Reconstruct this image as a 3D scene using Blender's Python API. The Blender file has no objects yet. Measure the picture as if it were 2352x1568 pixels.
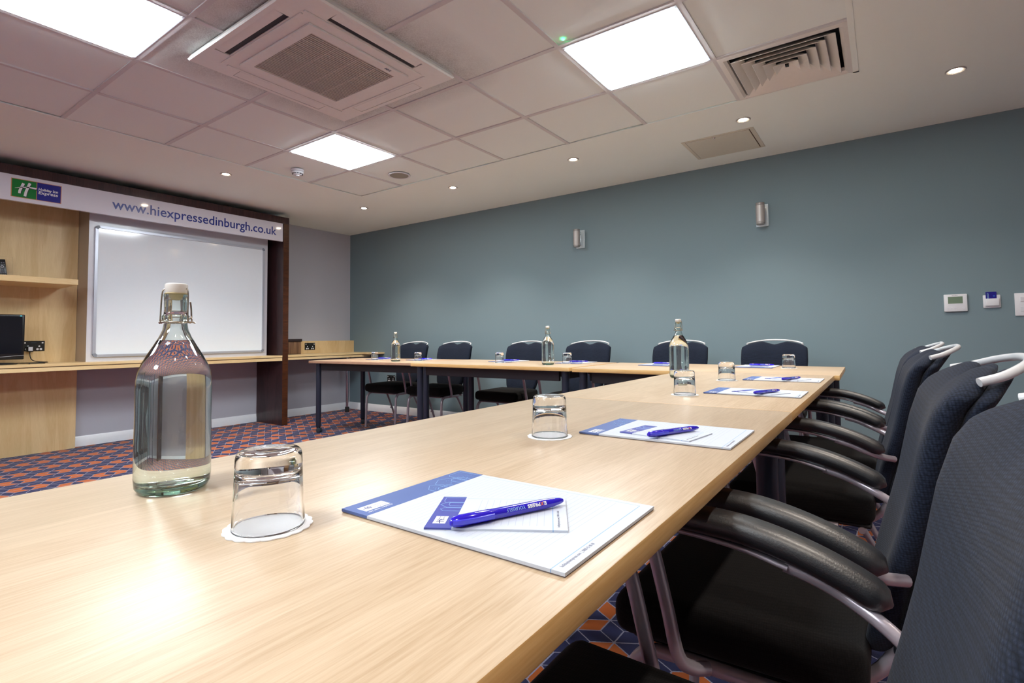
import bpy, bmesh, math, random
from mathutils import Vector, Matrix
random.seed(7)
C = bpy.context.scene.collection
PI = math.pi

# ---------------------------------------------------------------- camera
HC = 0.955                                     # eye height above the carpet
F_PX, YAW, PITCH, ROLL, CX, CY = 1204.566, 0.623089, 0.0452972, -0.0102883, 1162.06, 719.876
fw = Vector((-math.sin(YAW)*math.cos(PITCH), math.cos(YAW)*math.cos(PITCH), math.sin(PITCH)))
r0 = Vector((math.cos(YAW), math.sin(YAW), 0)); u0 = r0.cross(fw)
rr = r0*math.cos(ROLL) + u0*math.sin(ROLL); uu = -r0*math.sin(ROLL) + u0*math.cos(ROLL)
cd = bpy.data.cameras.new('camera'); cam = bpy.data.objects.new('camera', cd); C.objects.link(cam)
cam.matrix_world = Matrix(((rr.x, uu.x, -fw.x, 0), (rr.y, uu.y, -fw.y, 0), (rr.z, uu.z, -fw.z, HC), (0, 0, 0, 1)))
cd.sensor_width = 36; cd.sensor_fit = 'HORIZONTAL'; cd.lens = F_PX/2352*36
cd.shift_x = (1176-CX)/2352; cd.shift_y = (CY-784)/2352
cd.clip_start = 0.02; cd.clip_end = 50
bpy.context.scene.camera = cam

# ---------------------------------------------------------------- world, exposure
w = bpy.data.worlds.new('world'); bpy.context.scene.world = w; w.use_nodes = True
w.node_tree.nodes['Background'].inputs[0].default_value = (0.9, 0.93, 1, 1)
w.node_tree.nodes['Background'].inputs[1].default_value = 0.0
vs = bpy.context.scene.view_settings
vs.view_transform = 'Standard'; vs.look = 'None'; vs.gamma = 1; vs.use_curve_mapping = False
vs.exposure = 0.92
bpy.context.scene.cycles.sample_clamp_indirect = 60
PANEL_POWER = 22.0       # ceiling light panels
PANEL_COL = (0.88, 0.96, 1.0)
SPOT_POWER = 26.0       # halogen downlights, watts each
SPOT_RIGHT = 9.0         # dimmed row on the chairs side
SPOT_COL = (1.0, 0.90, 0.79)

# ---------------------------------------------------------------- materials
def lin(c):
    return tuple((x/255/12.92 if x/255 <= .04045 else ((x/255+.055)/1.055)**2.4) for x in c)
class NT:
    def __init__(s, name):
        s.m = bpy.data.materials.new(name); s.m.use_nodes = True
        s.t = s.m.node_tree; s.b = s.t.nodes['Principled BSDF']
    def n(s, kind, **kw):
        nd = s.t.nodes.new(kind)
        for k, v in kw.items(): setattr(nd, k, v)
        return nd
    def l(s, a, b): s.t.links.new(a, b)
    def math(s, op, a, b=None, c=None):
        nd = s.n('ShaderNodeMath', operation=op)
        for i, v in enumerate((a, b, c)):
            if v is None: continue
            if isinstance(v, (int, float)): nd.inputs[i].default_value = v
            else: s.l(v, nd.inputs[i])
        return nd.outputs[0]
    def mix(s, f, a, b):
        nd = s.n('ShaderNodeMix', data_type='RGBA')
        if isinstance(f, (int, float)): nd.inputs[0].default_value = f
        else: s.l(f, nd.inputs[0])
        for i, v in ((6, a), (7, b)):
            if isinstance(v, tuple): nd.inputs[i].default_value = (*v[:3], 1)
            else: s.l(v, nd.inputs[i])
        return nd.outputs[2]
    def ramp(s, f, stops):
        nd = s.n('ShaderNodeValToRGB'); s.l(f, nd.inputs[0]); e = nd.color_ramp.elements
        while len(e) < len(stops): e.new(0.5)
        for x, (p, c) in zip(e, stops): x.position = p; x.color = (*c, 1)
        return nd.outputs[0]
    def coord(s, out='Object', scale=(1, 1, 1), rot=(0, 0, 0), loc=(0, 0, 0)):
        t = s.n('ShaderNodeTexCoord'); mp = s.n('ShaderNodeMapping'); s.l(t.outputs[out], mp.inputs[0])
        mp.inputs['Scale'].default_value = scale; mp.inputs['Rotation'].default_value = rot; mp.inputs['Location'].default_value = loc
        return mp.outputs[0]
    def noise(s, vec, scale, detail=3, rough=.5):
        nd = s.n('ShaderNodeTexNoise'); s.l(vec, nd.inputs['Vector'])
        nd.inputs['Scale'].default_value = scale; nd.inputs['Detail'].default_value = detail; nd.inputs['Roughness'].default_value = rough
        return nd.outputs[0]
    def bump(s, h, strength=.2, dist=.002):
        nd = s.n('ShaderNodeBump'); s.l(h, nd.inputs['Height']); nd.inputs['Strength'].default_value = strength
        nd.inputs['Distance'].default_value = dist; s.l(nd.outputs[0], s.b.inputs['Normal'])
    def set(s, **kw):
        for k, v in kw.items():
            i = s.b.inputs[k.replace('_', ' ')]
            if isinstance(v, (int, float)): i.default_value = v
            elif isinstance(v, tuple): i.default_value = (*v[:3], 1) if len(i.default_value) == 4 else v
            else: s.l(v, i)
        return s.m
def plain(name, rgb, rough=.5, metal=0, spec=.5, noise=.03, nscale=40, bump=0, bdist=.001, bscale=300, **kw):
    t = NT(name); c = lin(rgb)
    v = t.coord(); f = t.noise(v, nscale)
    a = tuple(x*(1-noise) for x in c); b = tuple(min(1, x*(1+noise)) for x in c)
    t.set(Base_Color=t.mix(f, a, b), Roughness=rough, Metallic=metal, Specular_IOR_Level=spec, **kw)
    if bump: t.bump(t.noise(v, bscale, 2), bump, bdist)
    return t.m
def wood(name, light, dark, axis=1, scale=1.0, rough=.35, contrast=1.0, fine=1.0, fw=.30, warp=1.1):
    """veneer: soft cathedral figure plus short fine pores along the grain (axis)"""
    t = NT(name); st = [7*scale]*3; st[axis] = .9*scale
    n1 = t.noise(t.coord(scale=tuple(st)), 1.0, 5, .55)
    t.t.nodes[-1].inputs['Distortion'].default_value = warp
    st2 = [330*fine]*3; st2[axis] = 16*fine
    n2 = t.noise(t.coord(scale=tuple(st2)), 1.0, 3, .6)
    rg = t.math('FRACT', t.math('MULTIPLY', n1, 5.5))                       # growth-ring bands
    rg = t.math('ABSOLUTE', t.math('SUBTRACT', rg, .5))
    f = t.math('ADD', t.math('MULTIPLY', n1, .55), t.math('MULTIPLY', n2, fw*2.4))
    f = t.math('ADD', f, t.math('MULTIPLY', rg, .22))
    mid = .275+fw*1.2+.055
    col = t.ramp(f, [(max(mid-.17*contrast, 0), lin(dark)), (min(mid+.17*contrast, 1), lin(light))])
    t.set(Base_Color=col, Roughness=rough, Specular_IOR_Level=.36)
    t.bump(n2, .06, .0005)
    return t.m
def emit(name, rgb, power):
    t = NT(name); t.set(Base_Color=rgb, Emission_Color=rgb, Emission_Strength=power, Roughness=.4); return t.m

def carpet_mat():
    t = NT('carpet'); tc = t.n('ShaderNodeTexCoord'); sp = t.n('ShaderNodeSeparateXYZ')
    # small wobble so that the woven lines look tufted
    nz = t.n('ShaderNodeTexNoise'); nz.inputs['Scale'].default_value = 260; t.l(tc.outputs['Object'], nz.inputs['Vector'])
    vm = t.n('ShaderNodeVectorMath', operation='SUBTRACT'); t.l(nz.outputs['Color'], vm.inputs[0]); vm.inputs[1].default_value = (.5, .5, .5)
    vs_ = t.n('ShaderNodeVectorMath', operation='SCALE'); t.l(vm.outputs[0], vs_.inputs[0]); vs_.inputs['Scale'].default_value = .0035
    va = t.n('ShaderNodeVectorMath', operation='ADD'); t.l(tc.outputs['Object'], va.inputs[0]); t.l(vs_.outputs[0], va.inputs[1])
    t.l(va.outputs[0], sp.inputs[0])
    M = t.math
    s = M('DIVIDE', M('ADD', sp.outputs[0], .716), .0645)
    tt = M('DIVIDE', M('SUBTRACT', sp.outputs[1], 1.557), .0375)
    n = M('ROUND', M('DIVIDE', tt, 3.0))
    tau = M('SUBTRACT', tt, M('MULTIPLY', n, 3.0))
    # centre column with parity n+1
    off = M('ADD', n, 1.0)
    c = M('ADD', M('MULTIPLY', M('ROUND', M('DIVIDE', M('SUBTRACT', s, off), 2.0)), 2.0), off)
    ds = M('ABSOLUTE', M('SUBTRACT', s, c))
    h = M('SUBTRACT', 1.0, M('ADD', ds, M('ABSOLUTE', tau)))          # >0 inside a level diamond
    inH = M('GREATER_THAN', h, 0.0)
    row = M('SUBTRACT', n, M('LESS_THAN', tau, 0.0))
    odd = M('FLOORED_MODULO', row, 2.0)
    i0 = M('SUBTRACT', M('ADD', row, 2.0), odd)
    q = M('SUBTRACT', M('FLOORED_MODULO', M('ADD', M('SUBTRACT', s, i0), 2.0), 4.0), 2.0)
    org = M('MULTIPLY', M('LESS_THAN', M('ABSOLUTE', q), 1.0), M('SUBTRACT', 1.0, inH))
    dl = M('LESS_THAN', M('ABSOLUTE', h), .062)
    dv = M('MULTIPLY', M('LESS_THAN', M('ABSOLUTE', M('SUBTRACT', s, M('ROUND', s))), .038), M('SUBTRACT', 1.0, inH))
    line = M('MAXIMUM', dl, dv)
    pile = t.noise(tc.outputs['Object'], 900, 2)
    org_c = t.mix(pile, lin((152, 72, 16)), lin((198, 98, 26)))
    nav_c = t.mix(pile, lin((16, 20, 60)), lin((33, 38, 90)))
    base = t.mix(org, nav_c, org_c)
    base = t.mix(line, base, lin((150, 148, 168)))
    t.set(Base_Color=base, Roughness=.95, Specular_IOR_Level=.1, Sheen_Weight=.15)
    t.bump(pile, .5, .003)
    return t.m

def fabric_mat(name, base, hi, rough=.9, pitch=.0032):
    # knitted weave: rows of short dashes, slightly irregular
    t = NT(name); k = 1/pitch; v = t.coord(scale=(k*.75, k*.62, k), rot=(.35, .1, 0))
    vo = t.n('ShaderNodeTexVoronoi'); t.l(v, vo.inputs['Vector']); vo.inputs['Scale'].default_value = 1; vo.inputs['Randomness'].default_value = .28
    f = t.math('SUBTRACT', 1.0, t.math('MULTIPLY', vo.outputs['Distance'], 1.35))
    g = t.coord()
    f = t.math('MULTIPLY', f, t.math('ADD', t.math('MULTIPLY', t.noise(g, 650, 2), 1.1), .3))
    f2 = t.math('MULTIPLY', f, t.math('ADD', t.noise(g, 7, 3), .5))
    f2 = t.math('ADD', t.math('MULTIPLY', f2, .7), .14)
    t.set(Base_Color=t.mix(f2, lin(base), lin(hi)), Roughness=rough, Specular_IOR_Level=.12, Sheen_Weight=.05, Sheen_Roughness=.5)
    t.bump(f, .28, .0008)
    return t.m

def paper_mat(name, x0, x1, y0, y1, step, axis, hdr, margin_x):
    """writing paper: faint ruled lines, a blue frame line; header band ends at hdr (object coords)"""
    t = NT(name); tc = t.n('ShaderNodeTexCoord'); sp = t.n('ShaderNodeSeparateXYZ'); t.l(tc.outputs['Object'], sp.inputs[0])
    M = t.math; X, Y, Z = sp.outputs
    fr = M('ABSOLUTE', M('SUBTRACT', M('FRACT', M('DIVIDE', X, step)), .5))
    ln = M('LESS_THAN', fr, .00035/step)
    win = M('MULTIPLY', M('MULTIPLY', M('GREATER_THAN', X, x0), M('LESS_THAN', X, x1)), M('MULTIPLY', M('GREATER_THAN', Y, y0), M('LESS_THAN', Y, y1)))
    ln = M('MULTIPLY', ln, win)
    bl = M('MULTIPLY', M('LESS_THAN', M('ABSOLUTE', M('SUBTRACT', X, margin_x)), .0005), M('LESS_THAN', Y, y1+.004))
    bl2 = M('MULTIPLY', M('LESS_THAN', M('ABSOLUTE', M('SUBTRACT', Y, y1+.004)), .0004), M('MULTIPLY', M('GREATER_THAN', X, hdr), M('LESS_THAN', X, margin_x)))
    col = t.mix(M('MULTIPLY', ln, .3), lin((190, 196, 208)), lin((118, 127, 152)))
    col = t.mix(M('MULTIPLY', M('MAXIMUM', bl, bl2), .7), col, lin((96, 150, 205)))
    t.set(Base_Color=col, Roughness=.65, Specular_IOR_Level=.25)
    return t.m

def ceil_tile_mat():
    t = NT('ceiling_tile'); v = t.coord(); tc = t.n('ShaderNodeTexCoord')
    g = t.n('ShaderNodeNewGeometry')
    f = t.noise(g.outputs['Position'], 420, 2)
    # grey dust streaks blown onto the tiles round the air conditioner vents
    sp = t.n('ShaderNodeSeparateXYZ'); t.l(g.outputs['Position'], sp.inputs[0]); M = t.math
    dx = M('MAXIMUM', M('SUBTRACT', M('ABSOLUTE', M('ADD', sp.outputs[0], 2.33)), .47), 0.0)
    dy = M('MAXIMUM', M('SUBTRACT', M('ABSOLUTE', M('SUBTRACT', sp.outputs[1], 1.645)), .47), 0.0)
    d = M('ADD', M('MULTIPLY', dx, dx), M('MULTIPLY', dy, dy))
    dirt = M('SUBTRACT', 1.0, M('MINIMUM', M('DIVIDE', M('SQRT', d), .28), 1.0))
    dirt = M('MULTIPLY', dirt, M('MULTIPLY', t.noise(g.outputs['Position'], 5, 4, .6), t.noise(g.outputs['Position'], 160, 2)))
    base = t.mix(f, lin((236, 243, 240)), lin((242, 248, 245)))
    base = t.mix(M('MINIMUM', M('MULTIPLY', dirt, 1.6), 1.0), base, lin((120, 112, 105)))
    t.set(Base_Color=base, Roughness=.95, Specular_IOR_Level=.1)
    t.bump(f, .3, .001)
    return t.m

def glass_mat(name, col=(1, 1, 1), ior=1.5, rough=0.0):
    t = NT(name)
    t.set(Base_Color=col, Roughness=rough, Transmission_Weight=1.0, IOR=ior, Specular_IOR_Level=.5)
    return t.m

MAT = {}
def build_mats():
    M = MAT
    M['carpet'] = carpet_mat()
    M['plaster'] = plain('ceiling_paint', (243, 248, 243), .9, spec=.1, noise=.015, nscale=3)
    M['tile'] = ceil_tile_mat()
    M['tee'] = plain('ceiling_grid_metal', (216, 214, 214), .6, spec=.3)
    M['wall_teal'] = plain('teal_grey_paint', (122, 141, 149), .8, spec=.2, noise=.02, nscale=120, bump=.15, bdist=.0008, bscale=220)
    M['wall_grey'] = plain('pale_grey_paint', (186, 187, 197), .85, spec=.15, noise=.015, nscale=100, bump=.1, bdist=.0008, bscale=220)
    M['wall_pale'] = plain('off_white_paint', (238, 236, 232), .85, spec=.15, noise=.015)
    M['skirting'] = plain('white_gloss_paint', (240, 243, 248), .3)
    M['beech'] = wood('beech_laminate', (199, 178, 153), (173, 149, 121), axis=1, rough=.36, contrast=1.35)
    M['beech_x'] = wood('beech_laminate_crosswise', (199, 178, 153), (173, 149, 121), axis=0, rough=.36, contrast=1.35)
    M['beech_pink'] = wood('pinkish_beech_laminate', (206, 178, 150), (186, 156, 128), axis=0, rough=.35)
    M['edge'] = wood('beech_edge_band', (232, 194, 134), (214, 168, 106), axis=1, rough=.35, fine=.7)
    M['edge_x'] = wood('beech_edge_band_crosswise', (232, 194, 134), (214, 168, 106), axis=0, rough=.35, fine=.7)
    M['edge_pink'] = wood('worn_edge_band', (196, 160, 134), (168, 130, 106), axis=0, rough=.45)
    M['maple'] = wood('maple_veneer', (234, 208, 162), (210, 176, 124), axis=2, scale=.5, rough=.32, contrast=1.1, fw=.12, warp=2.2)
    M['maple_y'] = wood('maple_veneer_lengthwise', (234, 210, 164), (214, 182, 130), axis=1, scale=.8, rough=.32, fw=.15)
    M['darkwood'] = wood('dark_walnut_veneer', (72, 48, 50), (42, 27, 31), axis=2, scale=1.5, rough=.28, fine=.8)
    M['redwood'] = wood('reddish_walnut_edge', (92, 52, 30), (48, 26, 17), axis=1, scale=3, rough=.3, contrast=1.3)
    M['shadow_gap'] = plain('dark_shadow_gap', (88, 58, 30), .6)  # dark brown painted in for the shadow line between layers
    M['white_lam'] = plain('white_laminate', (214, 214, 222), .2)
    M['taupe'] = plain('taupe_laminate', (176, 160, 144), .4)
    M['board'] = plain('whiteboard_enamel', (234, 242, 250), .09, spec=.55, noise=.01)
    M['alu'] = plain('silver_aluminium', (196, 200, 212), .35, metal=.55)
    M['greyplastic'] = plain('grey_plastic', (132, 138, 152), .4)
    M['sign'] = plain('glossy_white_sign', (220, 220, 232), .07, noise=.005)
    M['navy_ink'] = plain('navy_lettering', (24, 44, 138), .3)
    M['logo_green'] = plain('logo_green', (0, 122, 48), .2)
    M['logo_blue'] = plain('logo_blue', (30, 36, 140), .2)
    M['logo_orange'] = plain('logo_orange_border', (196, 132, 84), .3)
    M['logo_white'] = plain('logo_white', (232, 232, 236), .3)
    M['logo_shade'] = plain('logo_dark_green', (0, 62, 40), .3)
    M['black'] = plain('black_plastic', (14, 16, 22), .28)
    M['blackmat'] = plain('black_matt', (16, 15, 20), .6)
    M['screen'] = plain('dark_screen', (10, 13, 24), .12)
    M['cable'] = plain('black_cable', (12, 12, 14), .45)
    M['socket'] = plain('brushed_dark_socket', (52, 50, 48), .35, metal=.7)
    M['white'] = plain('white_plastic', (226, 228, 234), .28)
    M['tagwhite'] = plain('white_label', (214, 216, 226), .5)
    M['legpaint'] = plain('dark_blue_grey_metal', (44, 50, 66), .38, metal=.25, noise=.06, nscale=200)
    M['apron'] = plain('black_steel_apron', (26, 22, 30), .5)
    M['chairmetal'] = plain('satin_silver_paint', (176, 168, 178), .3, metal=.45)
    M['handle'] = plain('pale_grey_enamel', (206, 208, 212), .22)
    M['fabric'] = fabric_mat('charcoal_knit', (6, 9, 15), (48, 57, 78))
    M['seatfab'] = fabric_mat('black_seat_weave', (7, 7, 8), (28, 26, 27), pitch=.0028)
    t = NT('black_arm_leather'); v = t.coord(); vo = t.n('ShaderNodeTexVoronoi'); vo.inputs['Scale'].default_value = 420; t.l(v, vo.inputs['Vector'])
    t.set(Base_Color=lin((24, 25, 29)), Roughness=.40, Specular_IOR_Level=.95)
    t.bump(t.math('ADD', vo.outputs['Distance'], t.noise(v, 240, 3)), .15, .0008); M['leather'] = t.m
    M['rubber'] = plain('black_rubber', (18, 17, 20), .6)
    M['chrome'] = plain('chrome', (206, 200, 210), .12, metal=1)
    M['steelwire'] = plain('steel_wire', (176, 164, 150), .22, metal=1)
    M['castergrey'] = plain('grey_caster', (44, 52, 60), .4)
    M['glass'] = glass_mat('clear_glass', (1, 1, 1), 1.5)
    M['bottleglass'] = glass_mat('faint_green_glass', (.985, 1, .99), 1.5)
    nt = M['bottleglass'].node_tree; va = nt.nodes.new('ShaderNodeVolumeAbsorption'); va.inputs['Color'].default_value = (.35, .85, .60, 1); va.inputs['Density'].default_value = 15
    nt.links.new(va.outputs[0], nt.nodes['Material Output'].inputs['Volume'])
    M['water'] = glass_mat('water', (.995, 1, .995), 1.333)
    M['porcelain'] = plain('white_porcelain', (232, 228, 222), .2)
    M['washer'] = plain('cream_rubber_washer', (226, 206, 160), .5)
    M['doily'] = plain('white_coaster_paper', (240, 242, 246), .8)
    M['header'] = plain('header_blue', (72, 94, 152), .55)
    M['header2'] = plain('header_violet_blue', (60, 66, 148), .55)
    M['skyline'] = plain('skyline_line_blue', (150, 185, 225), .5)
    M['cardback'] = plain('grey_card_backing', (122, 112, 112), .8)
    M['paper'] = plain('paper_white', (190, 196, 208), .65)
    M['print'] = plain('grey_print', (132, 134, 150), .6)
    M['printdark'] = plain('navy_print', (48, 58, 120), .6)
    M['pad'] = paper_mat('ruled_notepad_paper', .058, .262, -.09, .093, .0072, 0, .048, .283)
    M['pad_s'] = paper_mat('ruled_jotter_paper', .042, .128, -.042, .043, .0075, 0, .03, .133)
    t = NT('blue_pen_plastic'); t.set(Base_Color=lin((44, 26, 196)), Roughness=.12, Coat_Weight=.5, Transmission_Weight=.12); M['pen'] = t.m
    t = NT('blue_pen_clip'); t.set(Base_Color=lin((66, 66, 214)), Roughness=.15, Coat_Weight=.4); M['penclip'] = t.m
    M['orange'] = plain('orange_print', (232, 120, 60), .5)
    M['ac'] = plain('air_conditioner_plastic', (238, 238, 234), .45)
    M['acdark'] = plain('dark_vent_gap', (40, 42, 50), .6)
    M['grille'] = plain('beige_grille_plastic', (222, 214, 206), .5)
    M['grilledeep'] = plain('grille_filter_grey', (186, 180, 174), .8)
    M['vent'] = plain('white_vent_metal', (234, 230, 224), .4)
    M['hatch'] = plain('beige_hatch_metal', (216, 210, 194), .5)
    M['panel'] = emit('light_panel_diffuser', PANEL_COL, PANEL_POWER)
    M['panelframe'] = plain('white_light_frame', (212, 218, 226), .35)
    M['spot'] = emit('halogen_lens', (1.0, .82, .60), 90)
    M['green'] = emit('green_led', (.05, 1, .35), 6)
    M['led'] = emit('cyan_led', (.1, .75, .9), 1.2)
    M['lcd'] = plain('lcd_green', (112, 132, 112), .3)
    M['speaker'] = plain('speaker_mesh_grey', (156, 152, 142), .7)
    M['lampmetal'] = plain('brushed_lamp_metal', (178, 174, 172), .42, metal=.35)
    M['lampdark'] = plain('lamp_ring_dark', (96, 92, 92), .4, metal=.6)
    M['lampplate'] = plain('pale_lamp_plate', (206, 222, 232), .25, metal=.2)
    M['card'] = plain('dark_blue_key_card', (18, 8, 130), .3)
    M['cyan'] = plain('bright_blue_print', (60, 130, 230), .4)
    M['boxwood'] = None
    t = NT('striped_brown_box'); v = t.coord(scale=(1, 1, 0)); sp = t.n('ShaderNodeSeparateXYZ'); t.l(v, sp.inputs[0])
    nz = t.noise(t.coord(scale=(90, 90, 2)), 1.0, 2)
    t.set(Base_Color=t.ramp(nz, [(.3, lin((78, 52, 36))), (.7, lin((150, 116, 88)))]), Roughness=.5); M['boxwood'] = t.m
    M['boxlid'] = plain('dark_brown_lid', (40, 28, 30), .5)
    M['acrylic'] = glass_mat('clear_acrylic', (1, 1, 1), 1.2)
build_mats()

# ---------------------------------------------------------------- geometry helpers
def B(): return bmesh.new()
def merge(dst, src, mtx=None):
    me = bpy.data.meshes.new('tmp'); src.to_mesh(me); src.free()
    if mtx: me.transform(mtx)
    dst.from_mesh(me); bpy.data.meshes.remove(me); return dst
def box(bm, x0, x1, y0, y1, z0, z1, bev=0, seg=2, mi=0):
    s = bmesh.new(); bmesh.ops.create_cube(s, size=1)
    for v in s.verts: v.co = Vector(((x0+x1)/2 + v.co.x*(x1-x0), (y0+y1)/2 + v.co.y*(y1-y0), (z0+z1)/2 + v.co.z*(z1-z0)))
    if bev: bmesh.ops.bevel(s, geom=s.edges[:], offset=bev, segments=seg, profile=.5, affect='EDGES')
    for f in s.faces: f.material_index = mi
    return merge(bm, s)
def obox(bm, c, sz, rot, bev=0, seg=2, mi=0):
    s = bmesh.new(); box(s, -sz[0]/2, sz[0]/2, -sz[1]/2, sz[1]/2, -sz[2]/2, sz[2]/2, bev, seg, mi)
    return merge(bm, s, Matrix.Translation(Vector(c)) @ rot.to_4x4())
def lathe(bm, prof, seg=48, center=(0, 0, 0), mi=0, sx=1, sy=1):
    """prof: list of (r,z); r=0 ends are closed to a point"""
    cx, cy, cz = center; rings = []
    for r, z in prof:
        if r < 1e-6: rings.append([bm.verts.new((cx, cy, cz+z))])
        else: rings.append([bm.verts.new((cx+sx*r*math.cos(2*PI*i/seg), cy+sy*r*math.sin(2*PI*i/seg), cz+z)) for i in range(seg)])
    for a, b in zip(rings, rings[1:]):
        for i in range(seg):
            j = (i+1) % seg
            if len(a) == 1 and len(b) == 1: continue
            if len(a) == 1: f = bm.faces.new((a[0], b[j], b[i]))
            elif len(b) == 1: f = bm.faces.new((a[i], a[j], b[0]))
            else: f = bm.faces.new((a[i], a[j], b[j], b[i]))
            f.material_index = mi
    return bm
def catmull(pts, n=6):
    P = [Vector(p) for p in pts]; out = []
    for i in range(len(P)-1):
        p0 = P[i-1] if i else P[0]*2-P[1]; p1, p2 = P[i], P[i+1]; p3 = P[i+2] if i+2 < len(P) else P[-1]*2-P[-2]
        for k in range(n):
            t = k/n
            out.append(.5*((2*p1)+(-p0+p2)*t+(2*p0-5*p1+4*p2-p3)*t*t+(-p0+3*p1-3*p2+p3)*t*t*t))
    out.append(P[-1]); return out
def sweep(bm, path, sect, up=Vector((0, 0, 1)), closed=False, mi=0, scales=None, caps=True):
    """sweep a cross-section [(a,b)...] along path; a along side, b along up-ish"""
    path = [Vector(p) for p in path]; n = len(path); rings = []
    for i, p in enumerate(path):
        if closed: t = (path[(i+1) % n]-path[i-1]).normalized()
        else: t = (path[min(i+1, n-1)]-path[max(i-1, 0)]).normalized()
        u = up
        if abs(t.dot(u)) > .95: u = Vector((1, 0, 0)) if abs(t.x) < .9 else Vector((0, 1, 0))
        side = t.cross(u).normalized(); upv = side.cross(t).normalized()
        if i and not closed and rings:
            pass
        s = scales[i] if scales else 1
        rings.append([bm.verts.new(p+side*a*s+upv*b*s) for a, b in sect])
    m = len(sect); rng = range(n) if closed else range(n-1)
    for i in rng:
        a, b = rings[i], rings[(i+1) % n]
        for k in range(m):
            f = bm.faces.new((a[k], a[(k+1) % m], b[(k+1) % m], b[k])); f.material_index = mi
    if caps and not closed:
        bm.faces.new(rings[0]).material_index = mi; bm.faces.new(rings[-1][::-1]).material_index = mi
    return bm
def circ(r, n=12): return [(r*math.cos(2*PI*i/n), r*math.sin(2*PI*i/n)) for i in range(n)]
def tube(bm, pts, r, n=12, smooth=0, **kw):
    """round tube with parallel-transport frames"""
    P = catmull(pts, smooth) if smooth else [Vector(p) for p in pts]
    t0 = (P[1]-P[0]).normalized(); a = Vector((0, 0, 1)) if abs(t0.z) < .9 else Vector((1, 0, 0))
    side = t0.cross(a).normalized(); rings = []; prev = t0
    for i, p in enumerate(P):
        t = (P[min(i+1, len(P)-1)]-P[max(i-1, 0)]).normalized()
        q = prev.rotation_difference(t); side = (q @ side).normalized(); prev = t
        up = side.cross(t).normalized()
        rings.append([bm.verts.new(p+side*x+up*y) for x, y in circ(r, n)])
    for x, y in zip(rings, rings[1:]):
        for k in range(n): bm.faces.new((x[k], x[(k+1) % n], y[(k+1) % n], y[k]))
    bm.faces.new(rings[0]); bm.faces.new(rings[-1][::-1]); return bm
def poly(bm, pts, z0, z1, mi=0):
    """vertical prism of an xy outline"""
    a = [bm.verts.new((x, y, z0)) for x, y in pts]; b = [bm.verts.new((x, y, z1)) for x, y in pts]; n = len(pts)
    bm.faces.new(a[::-1]).material_index = mi; bm.faces.new(b).material_index = mi
    for i in range(n): bm.faces.new((a[i], a[(i+1) % n], b[(i+1) % n], b[i])).material_index = mi
    return bm
def obj(name, bm, mats, parent=None, angle=35, recalc=True):
    if recalc: bmesh.ops.recalc_face_normals(bm, faces=bm.faces[:])
    me = bpy.data.meshes.new(name); bm.to_mesh(me); bm.free()
    for m in (mats if isinstance(mats, (list, tuple)) else [mats]): me.materials.append(m)
    for p in me.polygons: p.use_smooth = True
    me.set_sharp_from_angle(angle=math.radians(angle))
    o = bpy.data.objects.new(name, me); C.objects.link(o)
    if parent: o.parent = parent
    return o
def tag(o, label, cat, group=None, kind=None):
    if label: o['label'] = label
    if cat: o['category'] = cat
    if group: o['group'] = group
    if kind: o['kind'] = kind
    return o
def thing(name, label, cat, loc=(0, 0, 0), rz=0, group=None):
    o = bpy.data.objects.new(name, None); C.objects.link(o); o.empty_display_size = .05
    o.location = loc; o.rotation_euler = (0, 0, rz); return tag(o, label, cat, group)
def struct(name, bm, m, parent=None, label=None):
    o = obj(name, bm, m, parent)
    if not parent: o['kind'] = 'structure'
    if label: o['label'] = label
    return o
def copy_tree(o, parent=None):
    c = o.copy(); C.objects.link(c)
    if parent: c.parent = parent
    for ch in [x for x in bpy.data.objects if x.parent == o]: copy_tree(ch, c)
    return c
def text_bm(s, size, bold=0.0, extrude=.0004, sx=1.0, align='LEFT', shear=0.0):
    cu = bpy.data.curves.new('t', 'FONT'); cu.body = s; cu.size = size; cu.extrude = extrude; cu.offset = bold
    cu.align_x = align; cu.shear = shear; cu.resolution_u = 3
    o = bpy.data.objects.new('t', cu); C.objects.link(o); bpy.context.view_layer.update()
    me = bpy.data.meshes.new_from_object(o.evaluated_get(bpy.context.evaluated_depsgraph_get()))
    bpy.data.objects.remove(o); bpy.data.curves.remove(cu)
    bm = bmesh.new(); bm.from_mesh(me); bpy.data.meshes.remove(me)
    for v in bm.verts: v.co.x *= sx
    return bm
def bounds(bm):
    xs = [v.co.x for v in bm.verts]; ys = [v.co.y for v in bm.verts]; return min(xs), max(xs), min(ys), max(ys)
def basis(o, x, y, z):
    """matrix that carries local axes to world vectors x,y,z at origin o"""
    x, y, z = Vector(x), Vector(y), Vector(z)
    return Matrix(((x.x, y.x, z.x, o[0]), (x.y, y.y, z.y, o[1]), (x.z, y.z, z.z, o[2]), (0, 0, 0, 1)))

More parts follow.
